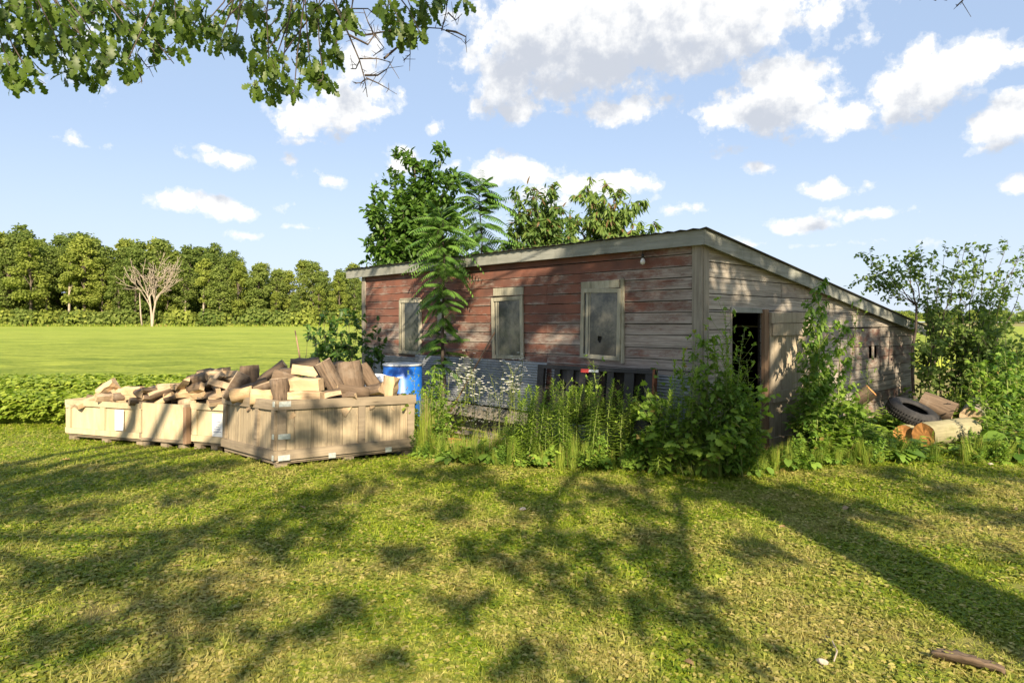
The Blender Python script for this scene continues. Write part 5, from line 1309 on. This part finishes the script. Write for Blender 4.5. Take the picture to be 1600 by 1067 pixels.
# feathery saplings with compound leaves
def frond(t, a, d, ln, sag, leaflet, npair=13):
    d = Vector(d).normalized(); pts = []
    for i in range(8):
        s = i / 7; pts.append(Vector(a) + d * (ln * s) + Vector((0, 0, -sag * ln * s * s)))
    t.b.tube(pts, list(np.linspace(.004, .0015, 8)), 3, caps=False)
    P = []; D = []; Nn = []
    for i in range(npair):
        s = .18 + .8 * i / npair; k = min(6, int(s * 7)); q = pts[k].lerp(pts[k + 1], s * 7 - k); tg = (pts[k + 1] - pts[k]).normalized()
        sd = tg.cross(Vector((0, 0, 1))); sd = sd.normalized() if sd.length > .1 else Vector((1, 0, 0))
        for sg in (-1, 1):
            P.append(tuple(q)); D.append(tuple(sd * sg + tg * .45 + Vector((0, 0, -.30)))); Nn.append((0, 0, 1))
    n = len(P); ll = np.repeat(leaflet * np.interp(np.arange(npair) / npair, [0, .4, 1], [.8, 1, .5]), 2)
    t.L.add(np.array(P), np.array(D), np.array(Nn) + rng.normal(0, .1, (n, 3)), ll, ll * .26, 'lance', .25, .15, np.clip(rng.normal(.45, .12, n) + rng.normal(0, .15), 0, .92))
def sumac(name, leaf, label, px, D, toppx, levels, ln, leaflet):
    t = Tree(); base = G(px, D); top = W(toppx[0], toppx[1], D); stem = t.limb(base, top, .035, .012, (.05, 0, 0), 9, 6, .015)
    for (py, n, l, upd, sag) in levels:
        z = pz(py, D); f = (z - base.z) / (top.z - base.z); k = min(7, max(0, int(f * 8))); a = stem[k].lerp(stem[k + 1], min(1, f * 8 - k))
        for i in range(n):
            an = i * 6.28 / n + rng.normal(0, .25); frond(t, a + Vector((0, 0, rng.normal(0, .09))), (math.cos(an), math.sin(an), upd + rng.normal(0, .38)), l * rng.uniform(.55, 1.25), sag * rng.uniform(.5, 1.6), leaflet * rng.uniform(.8, 1.2))
    return t.done(name, 'twig', leaf, label, 'tree', tuple(base))
sumac('feathery_sapling', 'sumac_leaf', 'feathery leaved sapling growing up before the red wall', 686, 10.4, (690, 352),
      [(340, 10, .52, 1.6, .5), (350, 14, .60, 1.0, .55), (362, 16, .66, .7, .5), (376, 16, .66, .45, .45), (390, 14, .62, .3, .5), (404, 9, .48, .2, .5), (420, 9, .44, .3, .5), (434, 12, .46, .15, .5), (448, 7, .38, 0, .5), (462, 6, .40, .1, .5), (480, 6, .38, .1, .4), (500, 6, .38, 0, .4), (522, 6, .40, .1, .4), (545, 8, .45, 0, .3), (566, 6, .38, .1, .3)], .5, .135)
sumac('sumac_tree', 'sumac_leaf', 'feathery leaved tree standing behind the shed right of the broad tree', 752, 16.4, (748, 300),
      [(292, 12, .80, 1.5, .55), (300, 14, .95, .8, .5), (316, 14, 1.0, .45, .45), (334, 13, .95, .4, .5), (352, 13, .9, .35, .5), (372, 12, .85, .2, .5), (392, 10, .8, .2, .4)], .9, .22)
# bush at the left end of the shed
def bush(name, leaf, label, spots, Lf, shape, per=7, ln=.3, nt=7, bark='twig'):
    t = Tree()
    for (px, py, D) in spots:
        base = G(px + rng.uniform(-12, 12), D); tip = W(px, py, D); pts = t.limb(base, tip, .010, .003, Vector(rng.normal(0, .07, 3)), 7, 4, .02)
        tl = t.twigs(pts, nt, ln, .003, .8, .2); t.leaves(tl, per, Lf[0], Lf[1], shape, -.1)
    return t.done(name, bark, leaf, label, 'bush', tuple(G(spots[0][0], spots[0][2])), part=('stems', 'foliage'))
bush('leafy_bush', 'walnut_leaf', 'large leaved green bush between the soybean field and the shed corner',
     [(rng.uniform(478, 600), 0, rng.uniform(11.2, 12.2)) for _ in range(0)] + [(505, 488, 11.9), (560, 500, 11.6), (480, 535, 11.5), (545, 485, 12.1), (590, 520, 11.6), (525, 550, 11.0), (488, 520, 11.6), (500, 500, 11.8), (515, 512, 11.4), (530, 488, 12.0), (540, 500, 11.5), (555, 515, 11.3), (570, 520, 11.6), (585, 538, 11.3), (495, 545, 11.2), (520, 540, 11.2), (548, 540, 11.1), (508, 530, 11.5), (575, 548, 11.0), (535, 520, 11.3), (600, 550, 11.1)],
     (.13, .085), 'lobed', 8, .26, 9)
b = MB(); b.tube([tuple(W(470, 600, 11.0)), tuple(W(468, 555, 11.0)), tuple(W(461, 516, 11.05))], [.02, .014, .01], 5)
link('bare_stick', b.mesh('bare_stick'), 'stick', label='bare brown stick standing left of the large leaved bush', cat='stick')
# airy shrub at the right end of the shed
t = Tree(); base = G(1428, 11.4)
m = t.limb(base, W(1432, 478, 11.5), .028, .018, (-.05, 0, 0), 6, 6, .02)
tl = []
for a, tips in (((1432, 478), [(1350, 400), (1342, 440), (1365, 430), (1395, 410), (1385, 450), (1420, 400), (1440, 405)]), ((1460, 560), [(1455, 415), (1475, 400), (1500, 395), (1490, 420), (1465, 450), (1440, 470)]),
                ((1500, 600), [(1510, 378), (1520, 390), (1545, 385), (1530, 420), (1500, 440), (1555, 430)]), ((1530, 600), [(1575, 378), (1590, 400), (1600, 385), (1610, 420), (1575, 440), (1598, 480), (1560, 480), (1540, 470), (1520, 480), (1480, 500), (1460, 510), (1500, 520), (1550, 520)])):
    A0 = m[-1] if a == (1432, 478) else W(a[0], a[1], 11.6)
    if a != (1432, 478): t.limb(G(a[0], 11.6), A0, .02, .015, (.03, 0, 0), 4, 5)
    for (px, py) in tips:
        pts = t.limb(A0, W(px, py, 11.6 + rng.uniform(-.6, .6)), .010, .003, Vector(rng.normal(0, .08, 3)) + Vector((0, 0, .08)), 8, 4, .03)
        tw = t.twigs(pts, 9, .24, .003, .8, .3); t2 = []
        for q in tw: t2 += t.twigs(q, 2, .13, .002, .9, .2)
        tl += tw + t2
t.leaves(tl, 5, .075, .048, 'ovate', -.1)
t.done('airy_shrub', 'twig', 'apple_leaf', 'airy small leaved shrub rising beside the low end of the shed', 'shrub', tuple(base), part=('branches', 'foliage'))
bush('green_bush', 'apple_leaf', 'dense green bush below the airy shrub at the right end of the shed',
     [(rng.uniform(1445, 1600), rng.uniform(485, 585), rng.uniform(10.8, 12.5)) for _ in range(34)], (.095, .062), 'ovate', 11, .34, 14)

# ------------------------------------------------------------------ old logs, tyre, bits on the ground
def old_log(a, c, r, label, endm='log_orange', barkm='green_log', name='old_log'):
    a, c = Vector(a), Vector(c); ln = (c - a).length; b = MB(); sd = 18; V = []; st = 7
    wob = rng.normal(0, .05, sd)
    for i in range(st):
        for k in range(sd):
            t = k / sd * 6.2832; rr = r * (1 + wob[k] * .6 + rng.normal(0, .012)); V.append((ln * i / (st - 1), rr * math.cos(t), rr * math.sin(t)))
    b.add(V, [(i*sd+k, i*sd+(k+1)%sd, (i+1)*sd+(k+1)%sd, (i+1)*sd+k) for i in range(st-1) for k in range(sd)], 0, smooth=True)
    o = link(name, b.mesh('bark'), barkm, label=label, cat='log')
    o.rotation_mode = 'QUATERNION'; o.rotation_quaternion = (c - a).to_track_quat('X', 'Z'); o.location = a
    for xx, nm in ((0, 'cut_end'), (ln, 'cut_end')):
        e = MB(); V = [(xx + (.012 if xx == 0 else -.012), 0, 0)]
        for j, f in ((1, .5), (2, .98)):
            for k in range(sd): V.append((xx + (.01 if j == 1 else 0) * (1 if xx == 0 else -1) + rng.normal(0, .003), r * f * (1 + wob[k] * .6) * math.cos(k / sd * 6.2832), r * f * (1 + wob[k] * .6) * math.sin(k / sd * 6.2832)))
        Fc = [(0, 1 + k, 1 + (k + 1) % sd) for k in range(sd)] + [(1 + k, 1 + sd + k, 1 + sd + (k + 1) % sd, 1 + (k + 1) % sd) for k in range(sd)]
        e.add(V, Fc); link(nm, e.mesh(nm), endm, o)
    return o
old_log(W(1443, 680, 8.55), W(1516, 671, 9.05), .155, 'greenish log with a bright orange cut end lying before the tyre')
old_log(W(1412, 680, 8.80), W(1442, 672, 9.5), .135, 'shorter log with a pale orange end left of the orange ended log')
old_log(W(1440, 628, 9.75), W(1492, 648, 9.45), .16, 'rough dark bark log behind the right side of the tyre', 'log_end', 'log_bark')
old_log(W(1518, 652, 9.25), W(1530, 634, 9.85), .15, 'pale grey round log end lying right of the tyre', 'log_end', 'post_z')
old_log(W(1338, 628, 9.9), W(1362, 610, 9.8), .11, 'brown log leaning on the wall below the hatch', 'log_orange', 'log_bark')
old_log(W(1560, 664, 9.3), W(1600, 650, 9.9), .11, 'thin bark log half hidden at the right border', 'log_end', 'log_bark')
b = MB(); prof = []; Rm, rm = .235, .098
for i in range(19):
    a = -2.45 + 4.9 * i / 18; prof.append((Rm + rm * math.cos(a), .098 * math.sin(a) * 1.05))
b.lathe(prof, sides=56)
for i in range(56):
    a = i / 56 * 6.283
    for sz in (-.05, .0, .05): b.tube([(math.cos(a) * .331, math.sin(a) * .331, sz - .018), (math.cos(a + .04) * .333, math.sin(a + .04) * .333, sz + .018)], .007, 3)
ty = link('old_tyre', b.mesh('old_tyre'), 'rubber', label='worn black tyre lying tilted on the old logs', cat='tyre')
ty.location = W(1426, 645, 9.15); ty.rotation_euler = Vector((.22, -.36, .90)).to_track_quat('Z', 'Y').to_euler()
md = ty.modifiers.new('thick', 'SOLIDIFY'); md.thickness = .012
# bark piece in the foreground: a curled plate
p = Gp(1512, 1046); b = MB(); V = []; nu, nv = 12, 7
for i in range(nu):
    for j in range(nv):
        a = -.8 + 1.9 * j / (nv - 1); x = (i / (nu - 1) - .5) * .30; w = .088 * (1 - .8 * abs(i / (nu - 1) - .35)) + rng.normal(0, .006)
        V.append((x + rng.normal(0, .004), w * math.sin(a) * 1.2, .014 + w * (1 - math.cos(a)) * 1.1 + rng.normal(0, .003)))
b.add(V, [(i*nv+j, (i+1)*nv+j, (i+1)*nv+j+1, i*nv+j+1) for i in range(nu-1) for j in range(nv-1)], smooth=True)
o = link('bark_piece', b.mesh('bark_piece'), 'log_bark', label='curled brown piece of bark lying on the lawn at the lower right', cat='bark')
o.location = p + Vector((0, 0, .02)); o.rotation_euler = (R(-25), 0, R(-32)); md = o.modifiers.new('thick', 'SOLIDIFY'); md.thickness = .012
def litter(px, py, s, kind, label):
    p = Gp(px, py); 
    if kind == 'leaf':
        L = Leaves(); L.add(np.array([[0, 0, 0.0]]), np.array([[1, 0, .15]]), np.array([[0, .2, 1.0]]), s, s * .6, 'oak', .3, .4, .5); me = L.mesh('leaf'); o = link('fallen_leaf', me, 'dry', label=label, cat='leaf')
    else:
        b = MB(); d = rdir(26); b2 = bmesh_hull(d * [s * .5, s * .35, s * .22]); o = link('small_stone', b2, 'stone', label=label, cat='stone')
    o.location = p + Vector((0, 0, .035)); o.rotation_euler = (0, 0, rng.uniform(0, 6))
import bmesh
def bmesh_hull(P):
    bm = bmesh.new(); vs = [bm.verts.new(tuple(p)) for p in P]; bmesh.ops.convex_hull(bm, input=vs); bmesh.ops.delete(bm, geom=[v for v in bm.verts if not v.link_faces], context='VERTS')
    me = bpy.data.meshes.new('stone'); bm.to_mesh(me); bm.free(); return me
for a in ((817, 801, .07, 'stone', 'small pale stone on the lawn in the middle of the picture'), (1122, 762, .10, 'leaf', 'curled dry leaf on the lawn below the doorway'),
          (1325, 797, .10, 'leaf', 'dry leaf on the shaded lawn below the thicket'), (1008, 740, .10, 'leaf', 'dry leaf at the lawn edge before the goldenrod'),
          (112, 722, .13, 'leaf', 'orange brown leaf on the lawn before the left bin'), (1590, 803, .10, 'leaf', 'dry leaf at the right border of the lawn'),
          (1548, 730, .09, 'stone', 'pale stone on the lawn at the far right'), (466, 797, .08, 'leaf', 'small dry leaf in front of the big bin'),
          (1228, 828, .07, 'leaf', 'small leaf on the trunk shadow'), (1285, 1044, .06, 'stone', 'small grey stone at the bottom right'), (1085, 1050, .07, 'leaf', 'dry leaf at the bottom edge of the lawn'),
          (268, 893, .07, 'leaf', 'dry leaf on the left part of the lawn')): litter(*a)
b = MB(); pp = [Gp(1303, 1045), Gp(1308, 1030), Gp(1300, 1012), Gp(1290, 1004)]; b.tube([tuple(q + Vector((0, 0, .04))) for q in pp], [.004, .005, .004, .003], 4)
link('fallen_twig', b.mesh('fallen_twig'), 'pale_bark', label='curved bare twig on the lawn at the lower right', cat='twig')
b = MB(); b.box(-.30, .30, -.02, .02, 0, .12, j=.02); o = link('rusty_sheet', b.mesh('rusty_sheet'), 'rustpan', label='rusty brown metal strip lying in the weeds below the corrugated sheet', cat='metal strip'); o.location = G(722, 9.35); o.rotation_euler = (.2, 0, -.2)
for i, (px, D, ln, a, z) in enumerate(((705, 9.5, .7, .5, .10), (748, 9.3, .8, -.3, .16), (770, 9.2, .6, .2, .05), (790, 9.2, .7, -.6, .08), (735, 9.0, .5, .9, .04))):
    b = MB(); b.box(-ln / 2, ln / 2, -.05, .05, 0, .022, j=.004); o = link('scrap_board', b.mesh('scrap_board'), 'post_z', cat='board', group='scrap boards in the rubble patch',
        label=['grey scrap board nearest the blue drum', 'grey scrap board leaning under the corrugated sheet', 'short grey scrap board among the fleabane', 'grey scrap board at the left foot of the black panel', 'scrap board lying lowest in the rubble patch'][i])
    o.location = G(px, D) + Vector((0, 0, z)); o.rotation_euler = (.25, .12, a)
rm_ = [bmesh_hull(rdir(16) * [.06, .05, .03]) for _ in range(4)]
for q in rm_: q.materials.append(MT['rubble'])
n = 380; px = rng.uniform(695, 800, n); D = rng.uniform(8.3, 9.5, n); x = (px - 800) / F * D
scatter('rubble', rm_, np.stack([x, D, gz(x, D) + .01], 1), rng.uniform(0, 6, (n, 3)), rng.uniform(.5, 1.5, n), rng.choice(4, n), kind='stuff', label='dark rubble and bark chips in the bare patch', cat='rubble')

# ------------------------------------------------------------------ the oaks behind the camera that shade the lawn
def shade_tree(name, trunk, r, clusters, label, fork=5.2):
    t = Tree(); tx, ty = trunk
    tr = t.limb((tx, ty, -.2), (tx + .15, ty, fork), r * 1.12, r * .85, (0, 0, 0), 6, 14); top = tr[-1]
    t.limb(top, (tx + .1, ty - .4, fork + 3.5), r * .8, r * .3, (0.1, 0, 0), 5, 8)
    cl = [Vector(c[:3]) for c in clusters]; hubs = cl[::7]; hp = []
    for h in hubs:
        a = tr[-1].lerp(Vector((tx + .1, ty - .4, fork + 3.5)), rng.random() * .5); hp.append(t.limb(a, h, .10, .025, (0, 0, .5), 8, 6, .08))
    for c, cc in zip(cl, clusters):
        rad = cc[3]
        h = min(range(len(hubs)), key=lambda i: (hubs[i] - c).length); t.limb(hp[h][5], c, .025, .008, (0, 0, .15), 5, 4, .05)
        n = int(220 * rad * rad / .35 * cc[4]); d = rdir(n); P = np.array(tuple(c)) + d * (rng.random(n) ** .45)[:, None] * np.array([rad, rad, rad * .5])
        nn = rdir(n, .4); t.L.add(P, np.cross(nn, rdir(n)), nn, rng.uniform(.12, .21, n), .12, 'diamond', .1, .1)
        for k in range(5): t.limb(c, c + Vector(rng.normal(0, 1, 3)).normalized() * rad * .8, .008, .003, (0, 0, .03), 4, 3)
    return t
def at_shadow(P, z):   # the place at height z that shades point P
    return Vector(P) + S * ((z - P[2]) / S.z)
tg = []
lawn = [(20,742,.5),(85,758,.65),(170,752,.65),(250,742,.55),(335,728,.5),(300,775,.5),(120,800,.55),(30,800,.5),(480,790,.5),(560,765,.5),(650,745,.55),(725,745,.45),(780,765,.5),
 (390,835,.42),(290,850,.42),(180,880,.42),(60,905,.42),(700,800,.5),(860,790,.5),(930,765,.5),(990,785,.5),(1060,758,.6),(1130,775,.6),(1210,782,.65),(1290,790,.7),(1360,805,.5),(640,868,.40),(430,868,.38),
 (520,828,.42),(745,860,.36),(865,850,.42),(800,885,.34),(935,870,.42),(1010,850,.42),(900,925,.30),(325,958,.36),(235,948,.34),(140,1000,.34),(50,1010,.30),(430,1000,.32),(705,950,.30),(1100,940,.30),(1020,962,.30),
 (1120,1010,.32),(560,955,.30),(840,1045,.26),(1450,762,.5),(1545,742,.6),(1500,795,.4),(1590,815,.45),(610,1040,.24),(250,1045,.26),(1180,860,.36),(1040,905,.3),(1560,870,.3),(720,735,.4),(840,742,.4),(1390,740,.5),(1000,735,.4),(1180,738,.5)]
for px, py, rr in lawn:
    g = Gp(px, py); z = float(np.interp(g.y, [3, 6, 9, 13], [4.6, 5.6, 6.6, 7.6])) + rng.uniform(-.5, .5); c = at_shadow(g, z)
    tg.append((c.x, c.y, c.z, rr * rng.uniform(.62, .85), .62))
def wall_cover(px, py, D, rr, den=1.0):
    g = W(px, py, D); z = rng.uniform(6.6, 8.2); c = at_shadow(g, z); tg.append((c.x, c.y, c.z, rr, den))
lit = [(605, 450, 22), (640, 436, 22), (760, 450, 18), (796, 438, 14), (832, 430, 18), (752, 500, 22), (738, 535, 20), (945, 500, 16), (1092, 480, 14), (930, 560, 14), (700, 500, 20), (890, 440, 12), (620, 520, 16), (860, 540, 14), (1010, 480, 10)]
def front_D(px):
    u = (px - 800) / F; s = (2.197 - 7.67 * u) / (.686 + .728 * u); return 7.67 + .728 * s
for px in np.arange(575, 1100, 26):
    D = front_D(px); st = 26 * 9.0 / D
    for py in np.arange(395, 640, st * .9):
        x, y = px + rng.uniform(-6, 6), py + rng.uniform(-6, 6)
        if any((x - a) ** 2 + (y - b_) ** 2 < (c_ * 1.35) ** 2 for a, b_, c_ in lit): continue
        if rng.random() < .82: wall_cover(x, y, D, .25, .8)
def end_D(px):
    u = (px - 800) / F; t_ = (7.67 * u - 2.197) / (.728 - .685 * u); return 7.67 + .685 * t_
lit2 = [(1228, 500, 26), (1212, 610, 30), (1225, 560, 16), (1166, 445, 8), (1200, 665, 14), (1330, 470, 12), (1270, 470, 12), (1270, 620, 24), (1110, 600, 20), (1290, 600, 14), (1420, 660, 20)]
for px in np.arange(1108, 1460, 24):
    D = end_D(px)
    for py in np.arange(380, 690, 26):
        x, y = px + rng.uniform(-6, 6), py + rng.uniform(-6, 6)
        if any((x - a) ** 2 + (y - b_) ** 2 < (c_ * 1.3) ** 2 for a, b_, c_ in lit2): continue
        if rng.random() < .75: wall_cover(x, y, D, .28, .8)
for (px, py, D, rr) in ((480, 690, 7.9, .20), (530, 660, 8.2, .18), (600, 655, 8.5, .18), (560, 700, 8.1, .20), (630, 690, 8.5, .20), (500, 640, 7.9, .14), (590, 690, 8.3, .16), (395, 665, 7.9, .10), (440, 650, 7.6, .10), (320, 595, 9.8, .22), (395, 590, 8.8, .14),
                        (900, 690, 8, .22), (1000, 690, 7.8, .25), (850, 640, 8.2, .2), (1080, 640, 7.3, .4), (1130, 600, 7.3, .3), (1060, 700, 7.3, .35), (680, 640, 9, .25), (750, 650, 9, .35), (960, 640, 8, .25),
                        (1380, 600, 10, .45), (1460, 560, 11, .5), (1560, 560, 11, .5), (1530, 500, 11.5, .5), (1440, 470, 11.5, .4), (1400, 700, 8.2, .3), (1580, 680, 9, .5), (1340, 690, 8.3, .3), (1300, 560, 8.3, .25)):
    wall_cover(px, py, D, rr, .9)
# keep the sunlit spots of the place open
open_spots = [(1225, 505, 8.9, .32), (1222, 560, 8.9, .24), (1210, 612, 8.9, .30), (1215, 670, 8.8, .2), (690, 385, 10.3, .35), (670, 420, 10.3, .25), (1500, 620, 9.7, .35), (885, 705, 7.7, .28), (955, 722, 7.5, .25), (820, 690, 7.9, .22), (1290, 650, 8.0, .25),
  (680, 640, 8.7, .25), (605, 450, 12.0, .22), (760, 455, 10.6, .14), (832, 432, 10.0, .14), (752, 505, 10.6, .20), (945, 500, 8.9, .12), (1440, 680, 8.7, .35), (1400, 600, 10, .3), (950, 345, 19, .5), (1560, 640, 9.5, .3), (1170, 700, 7.4, .2)]
def is_open(c):
    for px, py, D, rr in open_spots:
        g = W(px, py, D); v = Vector(c[:3]) - g; q = v - S * v.dot(S)
        if q.length < rr + c[3] * .75: return True
    return False
tg = [c for c in tg if not is_open(c)]
tA = [c for c in tg if c[0] > .8]; tB = [c for c in tg if c[0] <= .8]
T1 = shade_tree('oak', (3.85, -3.0), .36, tA, '', 5.4); T1.done('oak_tree', 'bark', 'shade_leaf', 'oak tree behind the camera on the right whose trunk shades the lawn', 'tree', (3.85, -3, 0))
T2 = shade_tree('oak', (-4.6, -7.5), .34, tB, '', 5.0)
# its long limb reaches over the camera; leafy sprays hang into the top left of the view
lm = T2.limb((-4.5, -7.5, 5.0), (-3.6, 3.6, 5.3), .13, .06, (0, 0, .8), 12, 8, .08)
lm2 = T2.limb(lm[-2], (-1.2, 5.6, 5.2), .05, .02, (.2, 0, .2), 8, 6, .05)
lm3 = T2.limb(lm[-2], (-4.4, 5.6, 4.9), .05, .02, (-.2, 0, .2), 8, 6, .05)
anch = lm[-3:] + lm2 + lm3
sprays = [(15,110,.13),(40,70,.16),(45,120,.12),(75,40,.16),(95,80,.16),(60,20,.18),(115,115,.12),(125,60,.16),(150,25,.16),(165,90,.14),(185,55,.14),(150,120,.10),(200,100,.10),(215,35,.14),(240,60,.12),(250,15,.14),(275,40,.12),(300,20,.13),(310,55,.11),
 (335,40,.10),(345,65,.10),(368,65,.07),(10,40,.15),(205,112,.07),(30,5,.16),(110,5,.16),(395,20,.10),(410,60,.12),(420,95,.13),(440,125,.11),(455,40,.13),(470,80,.13),(485,115,.11),(505,130,.08),(510,50,.12),(520,90,.10),(530,15,.12),(545,35,.08),(495,20,.10),(400,110,.07),
 (425,145,.06),(460,145,.05),(610,12,.10),(625,40,.11),(645,25,.10),(655,55,.07),(612,50,.06),(668,15,.08),(690,5,.08),(725,2,.04),(375,10,.10),(240,85,.05),(283,80,.05),(398,140,.05),(455,10,.12),(180,10,.16)]
for (px, py, rr) in sprays:
    D = 5.0 + rng.uniform(-.45, .45); c = W(px, py - 6, D); a = min(anch, key=lambda q: (q - c).length + rng.uniform(0, .5))
    pts = T2.limb(a, c, .010, .004, (rng.normal(0, .06), rng.normal(0, .06), .05), 8, 4, .02)
    n = int(1650 * rr * rr) + 6; d = rdir(n); P = np.array(tuple(c)) + d * (rng.random(n) ** .4)[:, None] * np.array([rr, rr * .9, rr])
    T2.L.add(P, np.stack([rng.normal(0, .45, n), rng.normal(0, .4, n), -np.abs(rng.normal(.8, .5, n))], 1), np.stack([rng.normal(0, .6, n), rng.normal(-.7, .5, n), rng.normal(.5, .5, n)], 1), rng.uniform(.055, .135, n), rng.uniform(.04, .07, n), 'oak', .25, .15)
    for k in range(4): T2.limb(c, c + Vector(rng.normal(0, 1, 3)).normalized() * rr, .003, .0015, (0, 0, 0), 4, 3)
# bare twigs at the right of the sprays
bt = [[(520, 0), (545, 55), (562, 95), (570, 125), (574, 152)], [(562, 92), (590, 92), (612, 98)], [(535, 40), (565, 56), (600, 50), (640, 42), (690, 45), (722, 62)], [(545, 55), (575, 70), (585, 55), (575, 35), (568, 15)], [(690, 48), (697, 20), (700, -10)],
      [(570, 118), (590, 118), (605, 108), (611, 98)], [(600, 92), (620, 75), (640, 68), (662, 55)], [(640, 66), (641, 85), (630, 95)], [(572, 122), (590, 130), (608, 140)], [(540, 14), (575, 14), (592, 28)], [(585, 55), (600, 75), (583, 88)], [(697, 48), (712, 50), (728, 58), (728, 70)],
      [(562, 95), (556, 108), (548, 108)], [(571, 124), (564, 130), (555, 130)], [(700, 20), (712, 32), (722, 22)], [(215, 85), (230, 105), (245, 103)], [(218, 115), (222, 128)], [(240, 60), (262, 88), (272, 100)], [(360, 22), (375, 10), (385, -5)], [(1450, -6), (1462, 1), (1466, -3)], [(1495, 10), (1508, -3), (1512, -12)], [(393, 35), (405, 22), (430, 12)]]
for q in bt:
    D = 5.0 + rng.uniform(-.2, .2); w = [W(x, y, D + .05 * i) for i, (x, y) in enumerate(q)]
    T2.b.tube(w, list(np.linspace(.0095 if len(q) > 3 else .006, .003, len(w))), 4, caps=False)
    for s in range(len(w) * 2):
        i = rng.integers(0, len(w) - 1); p0 = w[i].lerp(w[i + 1], rng.random()); p1 = p0 + Vector((rng.normal(0, .05), 0, rng.normal(0, .05))); T2.b.tube([p0, p1], [.003, .0018], 3, caps=False)
T2.limb(lm2[-1], W(520, -6, 5.0), .02, .009, (0, 0, 0), 5, 5)
T2.limb(lm2[-1], W(700, -20, 5.0), .015, .006, (0, 0, 0), 5, 5)
T2.limb(lm2[-1], W(1450, -30, 5.0), .02, .006, (0, 0, .3), 6, 5); T2.limb(W(1450, -30, 5.0), W(1512, -20, 5.0), .006, .005, (0, 0, 0.02), 4, 4)
T2.done('oak_tree', 'twig', 'oak_leaf', 'oak tree whose leafy sprays hang into the top left of the view', 'tree', (-4.6, -7.5, 0))
